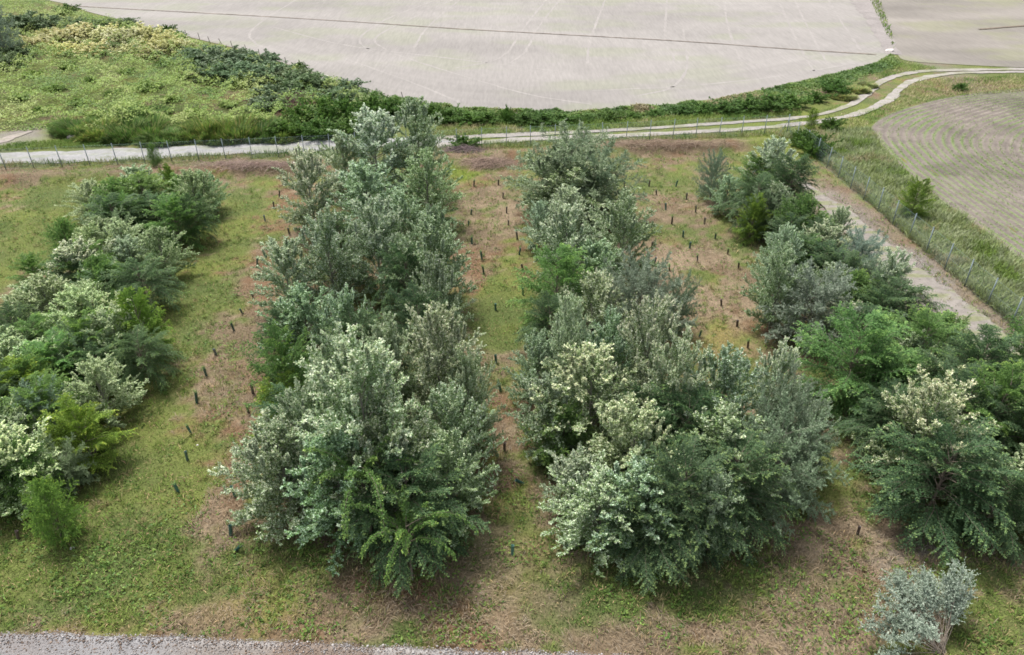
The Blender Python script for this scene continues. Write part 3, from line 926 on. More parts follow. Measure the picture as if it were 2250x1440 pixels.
SHR = dict(H=2.2, R=1.9, nb=46, z0=.02, el=(10, 75), droop=.5, ntw=16, tl=.55, nlf=16, ll=.15, lw=.11, upright=.2, shape=.38, trunk_r=.03, stems=3)
PR['bramble'] = [make_plant(131, pal=pal_plain([(.10, .165, .07), (.15, .22, .10), (.25, .32, .19)], [3, 3, 2]), **{**SHR, 'droop': 1.2})]
PR['bush'] = [make_plant(132, pal=pal_plain([(.07, .15, .03), (.11, .21, .04), (.16, .27, .05)], [3, 3, 1]), **SHR)]
PR['yellow'] = [make_plant(133, pal=pal_plain([(.46, .48, .20), (.58, .57, .27)], [2, 2], (.80, .77, .45), 1.2), **{**SHR, 'shoots': 12})]
def reed_clump():
    r_ = np.random.default_rng(134)
    n = 5200
    a = r_.uniform(0, 6.28, n); rr = 1.5 * np.sqrt(r_.random(n)); x, y = rr * np.cos(a), rr * np.sin(a)
    k = .6 + .7 * fbm(x / .5 + 9, y / .5, 5, 2)
    c = vary(r_, mixc(r_, n, [(.10, .19, .04), (.15, .25, .06), (.08, .16, .05), (.25, .27, .11)], [3, 3, 2, 2]), .3)
    V, F, C = blades(np.c_[x, y, np.zeros(n) - .05], r_, 1.0 * k ** 2 * (1.15 - .4 * rr), .05, .6, c, a)
    return dict(trunk=None, crown=mesh('blades', V, F, C, M_BLADE), H=1.75, R=1.6)


PR['reed'] = [reed_clump()]
PR['frond'] = [make_plant(116, pal=pal_elm((.075, .15, .045), (.12, .22, .06), (.22, .33, .09), .8), **{**ELM, 'H': 2.4, 'R': 2.4, 'nb': 16, 'el': (35, 60), 'droop': 2.1, 'ntw': 44, 'tl': .28, 'nlf': 12, 'z0': .5})]
print('protos done')


def plant(name, kind, px, py, top, wpx, which=None, rot=None, tint=None, wide=1.0):
    """base and top as seen; returns the root Empty"""
    x, y = G(px, py)
    h = max(.6, height_at(px, top, y))
    w = wpx * depth(x, y, h * .55) / FPX * ((1.08 if wpx > 230 else 1.22) if kind in LOOK else 1.5) * wide
    r_ = np.random.default_rng(int(px * 7 + py * 13))
    p = PR[kind][which if which is not None else r_.integers(0, len(PR[kind]))]
    root = bpy.data.objects.new(name, None)
    COL.objects.link(root)
    root.empty_display_size = .3
    root.location = (x, y, float(ground_z(x, y)[0]) - .02)
    root.rotation_euler = (0, 0, r_.uniform(0, 6.28) if rot is None else rot)
    sz = h / p['H']
    sx = w / (2.05 * p['R'])
    sx = min(max(sx, sz * .55), sz * (2.0 if p['trunk'] else 3.0))
    root.scale = (sx, sx, sz)
    v = r_.uniform(.88, 1.14)
    t = A(tint if tint else (1, 1, 1)) * v * A([1 + r_.normal(0, .04), 1, 1 + r_.normal(0, .05)])
    for part in ('trunk', 'crown'):
        if p[part] is None:
            continue
        o = bpy.data.objects.new(p[part].name.split('.')[0], p[part])
        COL.objects.link(o)
        o.parent = root
        if part == 'crown':
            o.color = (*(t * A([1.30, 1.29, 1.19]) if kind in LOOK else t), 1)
    return root, y


LOOK = {'cream': ('poplar_tree', 'cream-tipped poplar', 'poplar'), 'silver': ('poplar_tree', 'silver-white leaved poplar', 'poplar'),
        'grey': ('poplar_tree', 'grey-green poplar', 'poplar'), 'elm': ('elm_tree', 'dark green drooping elm', 'tree'),
        'fresh': ('elm_tree', 'fresh green feathery tree', 'tree'), 'lime': ('hazel_shrub', 'yellow-green shrub', 'shrub'),
        'frond': ('elm_tree', 'elm with hanging fronds', 'tree'),
        'willow': ('willow_tree', 'fine grey-leaved willow', 'willow')}
ORD = 'first second third fourth fifth sixth seventh eighth ninth tenth eleventh twelfth thirteenth fourteenth fifteenth sixteenth seventeenth eighteenth nineteenth twentieth twenty-first twenty-second twenty-third twenty-fourth twenty-fifth twenty-sixth twenty-seventh twenty-eighth'.split()

ROWS = {
    'the low outer row': [
        ('grey', 440, 480, 372, 90), ('grey', 462, 468, 376, 80), ('fresh', 418, 462, 382, 80), ('grey', 300, 452, 388, 90), ('lime', 388, 452, 362, 46), ('fresh', 330, 480, 386, 120), ('silver', 215, 480, 396, 90), ('elm', 268, 530, 432, 130),
        ('fresh', 400, 540, 432, 110), ('fresh', 158, 560, 480, 80), ('silver', 290, 590, 482, 100), ('grey', 372, 610, 500, 100), ('cream', 200, 640, 530, 130),
        ('elm', 440, 530, 430, 80), ('elm', 330, 680, 575, 130), ('fresh', 250, 670, 575, 110), ('cream', 82, 710, 625, 100), ('silver', 205, 770, 638, 150),
        ('lime', 330, 780, 640, 100), ('cream', 275, 800, 682, 120), ('silver', 45, 830, 730, 130), ('fresh', 150, 850, 742, 150), ('elm', 330, 840, 735, 120), ('silver', 245, 920, 792, 130),
        ('lime', 70, 910, 800, 150), ('fresh', 130, 960, 840, 150), ('lime', 205, 1010, 885, 140), ('grey', 20, 1010, 875, 140), ('cream', 65, 1100, 950, 170), ('willow', 165, 1070, 972, 100),
        ('fresh', 142, 1185, 1062, 100), ('elm', 0, 770, 690, 110), ('grey', -30, 900, 780, 150), ('elm', -20, 1090, 950, 140), ('fresh', 110, 800, 700, 110), ('elm', 230, 850, 760, 120), ('fresh', 90, 640, 560, 80), ('elm', 20, 960, 850, 120)],
    'the tallest row': [
        ('cream', 830, 1120, 758, 290, 0), ('silver', 645, 1130, 925, 210), ('cream', 700, 1090, 850, 150), ('elm', 905, 1200, 1010, 290, 0), ('grey', 765, 1170, 950, 220, 0), ('grey', 870, 1130, 880, 230, 1), ('frond', 905, 1275, 1110, 200), ('frond', 820, 1190, 960, 180), ('grey', 1000, 1090, 850, 170), ('grey', 990, 1150, 960, 170),
        ('silver', 975, 965, 672, 200, 0), ('silver', 880, 960, 700, 150), ('cream', 775, 985, 735, 150), ('fresh', 650, 940, 725, 140), ('lime', 655, 990, 840, 150), ('elm', 700, 1030, 850, 200), ('silver', 1035, 1010, 770, 110),
        ('grey', 690, 810, 635, 190, 0), ('cream', 645, 690, 525, 150), ('grey', 740, 680, 462, 170), ('cream', 840, 650, 440, 190), ('grey', 955, 690, 480, 180), ('elm', 800, 860, 690, 190), ('grey', 780, 830, 640, 150), ('elm', 640, 820, 680, 130),
        ('elm', 930, 850, 640, 170), ('grey', 970, 800, 560, 140), ('cream', 695, 515, 325, 140), ('cream', 835, 435, 238, 190), ('grey', 925, 425, 218, 140), ('grey', 815, 520, 360, 190), ('grey', 945, 500, 330, 150), ('grey', 890, 580, 425, 140),
        ('grey', 965, 650, 450, 120), ('elm', 760, 620, 470, 140), ('grey', 765, 430, 290, 120), ('elm', 900, 700, 540, 130), ('willow', 800, 920, 800, 150)],
    'the second tall row': [
        ('willow', 1255, 475, 290, 250, 0), ('grey', 1225, 470, 318, 170, 0), ('willow', 1300, 480, 318, 180, 0), ('grey', 1270, 500, 360, 180, 0), ('silver', 1240, 545, 412, 110), ('silver', 1185, 550, 440, 70), ('cream', 1240, 640, 450, 130), ('grey', 1360, 620, 428, 150), ('fresh', 1220, 720, 545, 150), ('willow', 1395, 750, 568, 180),
        ('grey', 1295, 770, 600, 150), ('willow', 1480, 730, 600, 80), ('elm', 1205, 775, 650, 120), ('grey', 1300, 680, 530, 130), ('silver', 1240, 910, 648, 110), ('cream', 1405, 930, 655, 160), ('silver', 1180, 890, 735, 110), ('grey', 1330, 900, 690, 140),
        ('cream', 1290, 990, 775, 220, 0), ('grey', 1560, 1010, 775, 200), ('cream', 1672, 985, 755, 110, 0), ('cream', 1460, 1000, 740, 150), ('silver', 1380, 1090, 895, 180), ('grey', 1200, 1000, 830, 130), ('elm', 1585, 1160, 970, 230), ('willow', 1690, 1110, 900, 240, 0), ('grey', 1560, 1100, 900, 200), ('willow', 1700, 1050, 830, 150),
        ('grey', 1390, 1190, 1030, 210, 0), ('elm', 1420, 1215, 1070, 220), ('silver', 1265, 1120, 1000, 130), ('fresh', 1235, 1020, 890, 130), ('elm', 1480, 1195, 1000, 230), ('grey', 1310, 1190, 1050, 200), ('silver', 1545, 1215, 1035, 120), ('grey', 1760, 1040, 880, 100), ('elm', 1490, 1050, 870, 200), ('elm', 1400, 1010, 860, 160)],
    'the dirt path row': [
        ('willow', 1560, 440, 332, 66), ('silver', 1680, 440, 303, 110), ('elm', 1722, 480, 340, 110), ('elm', 1650, 500, 385, 110), ('grey', 1590, 470, 385, 70), ('fresh', 1742, 545, 430, 110), ('lime', 1645, 530, 425, 60), ('cream', 1822, 570, 455, 66), ('elm', 1785, 580, 490, 120),
        ('silver', 1700, 640, 495, 90), ('willow', 1870, 620, 508, 105), ('grey', 1690, 720, 545, 120), ('willow', 1765, 745, 590, 190), ('cream', 1930, 690, 552, 100), ('elm', 1950, 730, 620, 150), ('elm', 1830, 660, 555, 120), ('fresh', 1845, 890, 690, 210, 0), ('fresh', 2000, 830, 690, 150),
        ('elm', 2110, 900, 730, 170), ('fresh', 2215, 905, 700, 150), ('willow', 1930, 790, 695, 110), ('silver', 1900, 760, 690, 80), ('cream', 1990, 1060, 838, 210, 1), ('elm', 2030, 1140, 955, 300, 0), ('fresh', 2140, 1020, 815, 190), ('cream', 2225, 1150, 990, 160), ('elm', 2200, 1060, 860, 190),
        ('elm', 1920, 980, 850, 150), ('elm', 1955, 1010, 870, 170), ('fresh', 1900, 900, 770, 150), ('elm', 2060, 930, 790, 170), ('elm', 2240, 1000, 830, 170), ('elm', 2080, 990, 830, 170), ('elm', 2270, 1090, 850, 190), ('elm', 1890, 830, 740, 120), ('fresh', 2060, 780, 690, 100), ('elm', 2150, 1180, 1030, 170), ('fresh', 1960, 900, 780, 140), ('elm', 1740, 620, 520, 90)],
}
_f = np.random.default_rng(404)
for row, line, wd, kinds, n in (('the low outer row', [(345, 455), (270, 560), (190, 700), (110, 860), (50, 1010), (20, 1120)], 95, ['grey', 'silver', 'fresh', 'elm', 'fresh', 'willow', 'grey'], 34),
                                ('the dirt path row', [(1660, 440), (1720, 540), (1810, 660), (1930, 780), (2060, 900), (2180, 1010)], 85, ['fresh', 'elm', 'grey', 'willow', 'fresh', 'elm', 'cream'], 26)):
    L_ = smooth_line(A(line, float), n)
    for i in range(n):
        k_ = .55 + .45 * i / n
        px = L_[i, 0] + _f.uniform(-1, 1) * wd * (.6 + .7 * i / n); py = L_[i, 1] + _f.uniform(-15, 15)
        hp = _f.uniform(80, 105) * (1 + .25 * i / n)
        ROWS[row].append((kinds[i % len(kinds)], float(round(px)), float(round(py)), float(round(py - hp)), float(round(_f.uniform(85, 115) * (1 + .35 * i / n)))))
made = []
for row, trees in ROWS.items():
    for tr in trees:
        kind = tr[0]
        root, y = plant(LOOK[kind][0], kind, *tr[1:5], which=tr[5] if len(tr) > 5 else None, tint=(1.45, 1.4, 1.1) if tr[1:3] == (142, 1185) else (1.14, 1.14, 1.05) if 'outer' in row else None, wide=.84 if row == 'the tallest row' and tr[2] < 900 else 1.0)
        made.append((row, kind, y, root))
for row in ROWS:
    for kind in LOOK:
        ms = sorted([m for m in made if m[0] == row and m[1] == kind], key=lambda m: m[2])
        for i, m in enumerate(ms):
            tag(m[3], None, f'{LOOK[kind][1]}, {ORD[i]} of these from the gravel in {row}', LOOK[kind][2], 'planted trees in ' + row)


# silver bush with bare stems by the gravel road
def silver_bush():
    r_ = np.random.default_rng(77)
    x0, y0 = G(2068, 1432)
    root = bpy.data.objects.new('silver_bush', None)
    COL.objects.link(root)
    root.location = (x0, y0, float(ground_z(x0, y0)[0]))
    tag(root, None, 'silver-leaved bush with bare fanned stems beside the gravel road', 'bush')
    ns = 56
    az = r_.uniform(math.radians(42), math.radians(205), ns)
    el = np.radians(r_.uniform(14, 58, ns))
    ln = r_.uniform(1.9, 3.3, ns)
    Lp, Lc, stems = [], [], []
    for i in range(ns):
        s = np.linspace(0, 1, 9)
        e = el[i] - .25 * s + .1
        d = np.c_[np.cos(e) * np.cos(az[i]), np.cos(e) * np.sin(az[i]), np.sin(e)]
        P = np.cumsum(d * ln[i] / 8, 0) - d[0] * ln[i] / 8
        P += np.cumsum(r_.normal(0, .012, P.shape), 0)
        P += A([r_.normal(0, .10), r_.normal(0, .08), 0])
        stems.append(tube(P, np.linspace(.012, .004, 9), 5))
        for k in range(40):
            t = r_.uniform(.60, 1.0) * 8
            a = min(int(t), 7); p = P[a] * (1 - (t - a)) + P[a + 1] * (t - a)
            td = nrm(r_.normal(0, .55, 3) + A([0, 0, .45]) + d[a] * .4)
            m = 20
            u = np.linspace(0, 1, m)[:, None]
            q = p + td * u * r_.uniform(.2, .42)
            Lp.append(q); Lc.append(np.tile(td, (m, 1)))
    V, F = join(stems)
    put('stem', mesh('stem', V, F, None, plain_mat('stem_bark', (.30, .25, .20), .85, 0, .3), True), parent=root)
    P = np.vstack(Lp); D = np.vstack(Lc); n = len(P)
    ld = nrm(D * .5 + r_.normal(0, .6, (n, 3)) + A([0, 0, .2]))
    wd = nrm(np.cross(ld, r_.normal(0, .5, (n, 3)) + A([0, 0, 1.])))
    L = .06 * r_.uniform(.7, 1.3, (n, 1)); W = .018 * r_.uniform(.7, 1.3, (n, 1))
    V = np.stack([P, P + ld * L * .5 + wd * W, P + ld * L, P + ld * L * .5 - wd * W], 1).reshape(-1, 3)
    C = vary(r_, mixc(r_, n, [(.33, .40, .31), (.43, .49, .40), (.24, .31, .23)], [4, 3, 3]))
    put('crown', mesh('crown', V, np.arange(4 * n).reshape(n, 4), C, M_LEAF), parent=root)


silver_bush()

# shrubs beyond the fence
BUSH = {
    ('flowering_shrub', 'yellow', 'pale yellow flowering shrub', 'shrub', 'yellow shrubs at the far edge of the thicket'):
        [(95, 112, 78, 60), (130, 105, 66, 70), (165, 98, 54, 70), (200, 98, 56, 70), (235, 104, 66, 70), (265, 108, 70, 66), (300, 100, 58, 70), (335, 100, 54, 66), (360, 112, 72, 60), (385, 118, 84, 60), (410, 116, 88, 50), (150, 118, 92, 60), (215, 120, 92, 64), (290, 122, 94, 64), (340, 124, 98, 60), (250, 90, 56, 50), (105, 84, 62, 40)],
    ('bramble_bush', 'bramble', 'dark grey-green bramble mound', 'bramble', 'bramble mounds along the field edge'):
        [(450, 140, 105, 90), (500, 150, 108, 100), (560, 158, 118, 100), (520, 178, 140, 110), (470, 172, 135, 90), (590, 182, 142, 90), (620, 190, 155, 80), (665, 205, 160, 90), (600, 222, 190, 100), (640, 180, 150, 70), (700, 200, 172, 60), (770, 205, 176, 60), (585, 242, 215, 70), (740, 228, 198, 80), (800, 225, 200, 70), (60, 70, 30, 90), (110, 60, 35, 70), (170, 66, 40, 60), (40, 130, 100, 80), (10, 150, 118, 70), (280, 58, 40, 50), (230, 60, 42, 60)],
    ('leafy_bush', 'bush', 'bright green leafy bush', 'bush', 'leafy bushes beside the farm track'):
        [(715, 268, 215, 70), (765, 268, 218, 70), (820, 262, 212, 70), (860, 255, 216, 70), (660, 272, 232, 60), (700, 300, 262, 70), (770, 300, 260, 80), (630, 300, 265, 60), (905, 258, 232, 60), (950, 262, 228, 60), (990, 266, 240, 60), (1030, 268, 246, 60), (1070, 268, 246, 50), (1115, 268, 235, 26), (1150, 270, 248, 60), (1195, 270, 248, 60), (1240, 268, 250, 50), (1290, 264, 250, 50), (1340, 262, 244, 60), (1390, 258, 246, 50), (1440, 254, 240, 50), (1500, 248, 232, 60), (1545, 246, 226, 60), (1590, 244, 222, 60), (1640, 242, 216, 70), (1690, 238, 208, 70), (1735, 234, 206, 60), (1790, 222, 200, 40), (1835, 205, 174, 50),
         (1018, 330, 298, 56), (148, 30, 10, 40), (370, 78, 54, 30), (395, 84, 68, 26), (660, 152, 136, 26), (598, 130, 116, 20), (2108, 198, 182, 24), (1825, 285, 258, 40), (1790, 340, 295, 60), (1760, 320, 285, 40)],
    ('reed_clump', 'reed', 'tall grassy reed clump', 'reeds', 'grassy reeds on the ditch bank'):
        [(170, 288, 240, 70), (220, 296, 250, 80), (280, 300, 245, 80), (330, 296, 240, 80), (400, 300, 255, 80), (460, 296, 232, 80), (520, 296, 228, 90), (570, 298, 240, 80), (250, 262, 222, 70), (310, 255, 225, 80), (620, 304, 272, 60), (500, 306, 268, 70), (360, 308, 270, 70), (800, 300, 278, 60), (1880, 200, 180, 40), (1850, 214, 196, 40), (1905, 190, 172, 30)],
}
_m = np.random.default_rng(55)
BUSH[('scrub_mound', 'bush', 'low yellow-green scrub mound', 'scrub', 'scrub mounds on the slope beyond the track')] = [
    (int(25 + 540 * ((i * .618) % 1)), int(140 + 6 * i + _m.uniform(-4, 4)), int(140 + 6 * i - 14 - .05 * i), int(_m.uniform(45, 80))) for i in range(24)]
for (name, kind, look, cat, group), items in BUSH.items():
    bl = []
    for px, py, top, w in items:
        tint = (1.9, 1.35, 1.9) if (name == 'reed_clump' and px > 1800) else [(1.5, 1.25, 1.1), (1, 1, 1), (1.2, 1.15, 1.2)][(px + py) % 3] if name == 'reed_clump' else (1.9, 1.55, 1.5) if name == 'scrub_mound' else None
        root, y = plant(name, kind, px, py, top, w, tint=tint)
        bl.append((px, py, root))
    zones = [('thicket', lambda a, b: a < 880), ('field hedge', lambda a, b: b < 275), ('fence corner verge', lambda a, b: True)]
    left = list(bl)
    for zn, f in zones:
        zz = sorted([b for b in left if f(b[0], b[1])], key=lambda b: b[0])
        left = [b for b in left if b not in zz]
        for i, b in enumerate(zz):
            o_ = ORD[i] if i < len(ORD) else ORD[len(zz) - 1 - i] + ' last'
            if i >= 24:
                tag(b[2], None, f'{look}, {ORD[len(zz) - 1 - i]} from the corner end in the {zn}', cat, group)
            else:
                tag(b[2], None, f'{look}, {o_} from the bare earth end in the {zn}', cat, group)

# young single trees on the margin
for px, py, top, w, kind, name, lab in [
        (2000, 478, 392, 60, 'lime', 'young_tree', 'slender yellow-green young tree by the crop margin'),
        (1780, 285, 238, 26, 'lime', 'young_tree', 'small thin sapling at the fence corner'),
        (345, 372, 322, 24, 'fresh', 'young_tree', 'thin green sapling in front of the long wire fence'),
        (1280, 330, 285, 40, 'willow', 'young_tree', 'small pale sapling behind the round grey willow'),
        (15, 128, 12, 70, 'willow', 'willow_tree', 'hazy grey half-bare tree at the end of the thicket')]:
    root, y = plant(name, kind, px, py, top, w)
    tag(root, None, lab, 'tree')


# ground cover of the thicket
def thicket():
    poly = GL([(-250, 300), (0, 290), (120, 284), (180, 302), (450, 302), (720, 296), (880, 262), (900, 236), (830, 212), (700, 172), (560, 124), (400, 84), (200, 34), (90, 4), (-300, -20)])
    r_ = np.random.default_rng(31)
    n = 640000
    x = r_.uniform(poly[:, 0].min(), poly[:, 0].max(), n); y = r_.uniform(poly[:, 1].min(), poly[:, 1].max(), n)
    ok = inpoly(poly, x, y) & (r_.random(n) < (80 / np.maximum(y, 75)) ** 1.1) & (np.abs(x) < depth(x, y) * .78 + 4)
    x, y = x[ok], y[ok]
    n = len(x)
    h = 4.2 * np.maximum(fbm(x / 1.7, y / 1.7, 141, 4) - .34, 0) + .45 * fbm(x / .6, y / .6, 142, 2)
    h *= sstep(0, 2.5, dist_poly(np.vstack([poly, poly[:1]]), x, y))
    k = fbm(x / 4, y / 4, 143, 4)
    cols = A([(.10, .18, .045), (.20, .30, .06), (.27, .36, .085), (.34, .40, .14)])
    q = np.clip((k - .25) / .5 * 3 + r_.normal(0, .5, n), 0, 2.999); i = q.astype(int); f = (q - i)[:, None]
    c = cols[i] * (1 - f) + cols[i + 1] * f
    px_east = sstep(-22, -8, x - (y - 80) * -.3)[:, None]
    c = c * (1 - px_east) + A([.11, .175, .06]) * px_east
    V, F, C = leaves_flat(np.c_[x, y, h], r_, .22, .13, c, 1, .28, .7)
    put('ground_cover', mesh('ground_cover', V, F, C, M_LEAF), kind='stuff', label='rank yellow-green weeds covering the ground beyond the track', cat='weeds')
    print('cover', n)
    # weedy hedge bottom along the tilled field
    edge = smooth_line(FIELD_EDGE, 400)
    edge = edge[(edge[:, 0] > G(860, 225)[0])]
    n = 60000
    i = r_.integers(0, len(edge) - 1, n)
    x = edge[i, 0] + r_.normal(0, .2, n)
    dn = np.abs(r_.normal(0, 1, n)) * 2.0 * (.35 + fbm(x / 5, x * 0, 151, 3)) - .25
    y = np.interp(x, edge[:, 0], edge[:, 1]) - dn
    h = (1.5 * np.maximum(fbm(x / 1.6, y / 1.6, 152, 3) - .3, 0) + .3 * r_.random(n)) * np.exp(-(dn / 2.6) ** 2) * (1 - .6 * sstep(14, 30, x)) * .6
    cols = A([(.07, .135, .035), (.11, .19, .045), (.17, .25, .06), (.30, .26, .15)])
    q = np.clip((fbm(x / 3, y / 3, 153, 3) - .25) / .5 * 3 + r_.normal(0, .4, n), 0, 2.999); i = q.astype(int); f = (q - i)[:, None]
    V, F, C = leaves_flat(np.c_[x, y, h], r_, .26, .14, cols[i] * (1 - f) + cols[i + 1] * f, 1, .35, .8)
    put('hedge_weeds', mesh('hedge_weeds', V, F, C, M_LEAF), kind='stuff', label='green weeds filling the hedge bottom along the tilled field', cat='weeds')


thicket()


# dead bramble canes and brushwood
def brush(name, label, cat, px, py, L, W, H, n, cols, seed, az0=0.0, spread=1.2, rad=.012):
    r_ = np.random.default_rng(seed)
    x0, y0 = G(px, py)
    root_z = float(ground_z(x0, y0)[0])
    parts, cc = [], []
    for i in range(n):
        c = A([r_.normal(0, L * .3), r_.normal(0, W * .3), 0])
        c[2] = H * math.exp(-(c[0] / L * 2) ** 2 - (c[1] / W * 2) ** 2) * r_.uniform(.1, 1)
        a = az0 + r_.normal(0, spread)
        l = r_.uniform(.5, 1.3) * min(L, 2.0) * .5
        d = A([math.cos(a), math.sin(a), r_.normal(0, .18)])
        t = np.linspace(-1, 1, 4)[:, None]
        P = c + d * t * l + A([0, 0, .15]) * (1 - t ** 2)
        P[:, 2] = np.maximum(P[:, 2], .01)
        v, f = tube(P, np.linspace(rad, rad * .4, 4), 3)
        parts.append((v, f)); cc += [A(cols[r_.integers(0, len(cols))]) * r_.uniform(.7, 1.3)] * len(f)
    V, F = join(parts)
    put(name, mesh(name, V, F, A(cc), M_DRY), label=label, cat=cat, loc=(x0, y0, root_z))


brush('brushwood_heap', 'purplish heap of cut brushwood beside the green clump at the fence', 'brushwood', 1020, 342, 3.2, 1.3, .7, 320, [(.20, .15, .15), (.30, .24, .21), (.14, .11, .13)], 1, .1, .5)
brush('straw_heap', 'pale heap of dry stalks next to the brushwood', 'straw heap', 1075, 362, 4.5, 1.8, .6, 420, [(.40, .30, .24), (.30, .22, .18), (.22, .16, .13)], 2, .2, .9)
brush('dead_bramble', 'tangle of dead reddish bramble canes in the thicket', 'bramble', 655, 225, 9, 5, 1.2, 900, [(.20, .12, .11), (.28, .18, .16), (.14, .09, .09)], 3, .3, 1.0)
brush('dead_branch', 'bleached fallen branch among the dead brambles', 'branch', 650, 222, 2.0, 1.0, 1.6, 26, [(.50, .46, .45)], 4, 1.2, .5)
brush('cut_stalk_heap', 'dark dry stalk bank along the inside of the fence', 'stalk heap', 1450, 330, 12, 1.6, .45, 700, [(.30, .22, .17), (.22, .15, .11), (.40, .32, .24)], 7, .1, 1.0)
brush('cut_stalk_heap', 'brown dry stalk bank beyond the low outer row', 'stalk heap', 560, 376, 10, 1.4, .4, 500, [(.30, .22, .19), (.22, .15, .13), (.40, .31, .26)], 8, .1, 1.0)

# ------------------------------------------------------------------ tree guards
def guard_mesh():
    k = 10
    th = np.arange(k) * 2 * math.pi / k
    ring = np.c_[np.cos(th), np.sin(th)]
    prof = [(.082, -.03), (.080, .30), (.084, .62), (.088, .64), (.078, .64), (.070, .30), (.072, .0)]
    V = np.vstack([np.c_[ring * r, np.full(k, z)] for r, z in prof])
    m = len(prof)
    i = np.arange(m - 1)[:, None] * k; j = np.arange(k)[None]
    F = np.stack([i + j, i + (j + 1) % k, i + k + (j + 1) % k, i + k + j], -1).reshape(-1, 4)
    sleeve = mesh('sleeve', V, F, None, M_TUBE, True)
    V, F = tube(A([[.10, 0, -.1], [.10, 0, .4], [.10, .005, .74]]), [.011, .011, .010], 5)
    stake = mesh('stake', V, F, None, M_OLDPOST, True)
    return sleeve, stake


SLEEVE, STAKE = guard_mesh()


def sapling_mesh(seed):
    r_ = np.random.default_rng(seed)
    n = 46
    P = np.c_[r_.normal(0, .06, n), r_.normal(0, .06, n), .60 + r_.random(n) * .22]
    V, F, C = leaves_flat(P, r_, .09, .05, A([.12, .20, .05]), 1, .35, .9)
    return mesh('sapling', V, F, C, M_LEAF)


SAPLING = [sapling_mesh(1), sapling_mesh(2)]
GUARDS = {
    'the green mown strip': [(26, 652, 'g'), (614, 428, 'b'), (602, 453, 'b'), (583, 480, 's'), (648, 482, 'b'), (636, 508, 'b'), (565, 575, 'g'), (555, 643, 'b'), (533, 680, 'g'), (514, 718, 'g'), (583, 723, 'g'), (575, 766, 'g'), (475, 771, 's'), (568, 806, 'g'), (454, 818, 'g'), (602, 830, 'b'), (556, 855, 'b'), (432, 874, 'g'), (419, 940, 'g'), (537, 969, 'g'), (412, 1001, 'g'), (531, 1023, 'g'), (393, 1073, 'g'), (517, 1081, 'g'), (507, 1164, 'g'), (515, 1200, 't'), (40, 1172, 'k'), (139, 1184, 'k'), (547, 900, 'b')],
    'the narrow middle strip': [(1041, 403, 'b'), (1095, 402, 'k'), (1105, 431, 'b'), (1035, 464, 'g'), (1113, 462, 'b'), (1029, 490, 'g'), (1117, 488, 'b'), (1037, 529, 'g'), (1137, 521, 'b'), (1059, 563, 'g'), (1141, 554, 'g'), (1063, 594, 'g'), (1150, 590, 'k'), (1149, 640, 'g'), (1089, 673, 'g'), (1090, 787, 'g'), (1100, 848, 'g'), (1108, 980, 'k'), (1150, 1053, 't'), (1126, 1205, 'g')],
    'the straw strip': [(1372, 407, 'b'), (1426, 403, 'k'), (1485, 404, 'g'), (1442, 422, 'b'), (1508, 433, 'b'), (1463, 455, 'g'), (1528, 461, 'b'), (1476, 486, 'k'), (1548, 486, 'b'), (1422, 498, 'b'), (1501, 514, 'g'), (1571, 520, 'g'), (1433, 539, 'k'), (1515, 539, 'g'), (1599, 550, 'k'), (1438, 573, 's'), (1532, 570, 's'), (1623, 582, 'k'), (1471, 589, 'k'), (1585, 664, 'k'), (1619, 710, 'k'), (1643, 755, 'k'), (1537, 730, 'g'), (1565, 787, 'b'), (1884, 1163, 'k')],
}
GCOL = {'g': ((.040, .100, .078), 'dark green'), 'b': ((.085, .075, .065), 'brown'), 'k': ((.065, .045, .038), 'dark brown'), 's': ((.10, .115, .12), 'grey'), 't': ((.02, .065, .055), 'dark green tilted')}
for strip, gs in GUARDS.items():
    gs = sorted(gs, key=lambda g: -g[1])
    for i, (px, py, c) in enumerate(gs):
        d = depth(*G(px, py))
        x, y = G(px, py + .30 * FPX / d * .75)
        r_ = np.random.default_rng(px * 3 + py)
        root = bpy.data.objects.new('tree_guard', None)
        COL.objects.link(root)
        root.location = (x, y, float(ground_z(x, y)[0]))
        tl = .75 if c == 't' else .10
        root.rotation_euler = (r_.normal(0, tl if c != 't' else .1), (tl if c == 't' else r_.normal(0, tl)), r_.uniform(0, 6.28))
        sc = r_.uniform(.9, 1.12)
        root.scale = (sc * .82, sc * .82, sc * r_.uniform(.68, .95))
        idx = ORD[i] if i < 24 else ORD[len(gs) - 1 - i] + ' from the far'
        where = f'{ORD[i]} from the gravel road' if i < 24 else f'{ORD[len(gs) - 1 - i]} from the fence'
        tag(root, None, f'{GCOL[c][1]} tree guard tube, {where} in {strip}', 'tree guard', 'tree guard tubes in ' + strip)
        for nm, me in (('sleeve', SLEEVE), ('stake', STAKE)) + ((('sapling', SAPLING[i % 2]),) if r_.random() < .4 else ()):
            o = bpy.data.objects.new(nm, me); COL.objects.link(o); o.parent = root
            if nm == 'sleeve':
                o.color = (*(A(GCOL[c][0]) * r_.uniform(.9, 1.7)), 1)

# ------------------------------------------------------------------ fences
def box_between(x0, x1, y0, y1, z0, z1):
    V = A([[x, y, z] for z in (z0, z1) for x, y in ((x0, y0), (x1, y0), (x1, y1), (x0, y1))], float)
    F = A([[0, 3, 2, 1], [4, 5, 6, 7], [0, 1, 5, 4], [1, 2, 6, 5], [2, 3, 7, 6], [3, 0, 4, 7]])
    return V, F


BAY, FH = 2.5, 1.95
POST = mesh('post', *join([box_between(-.03, .03, -.03, .03, -.3, FH + .08), box_between(-.04, .04, -.04, .04, FH + .08, FH + .11)]), None, M_POST)


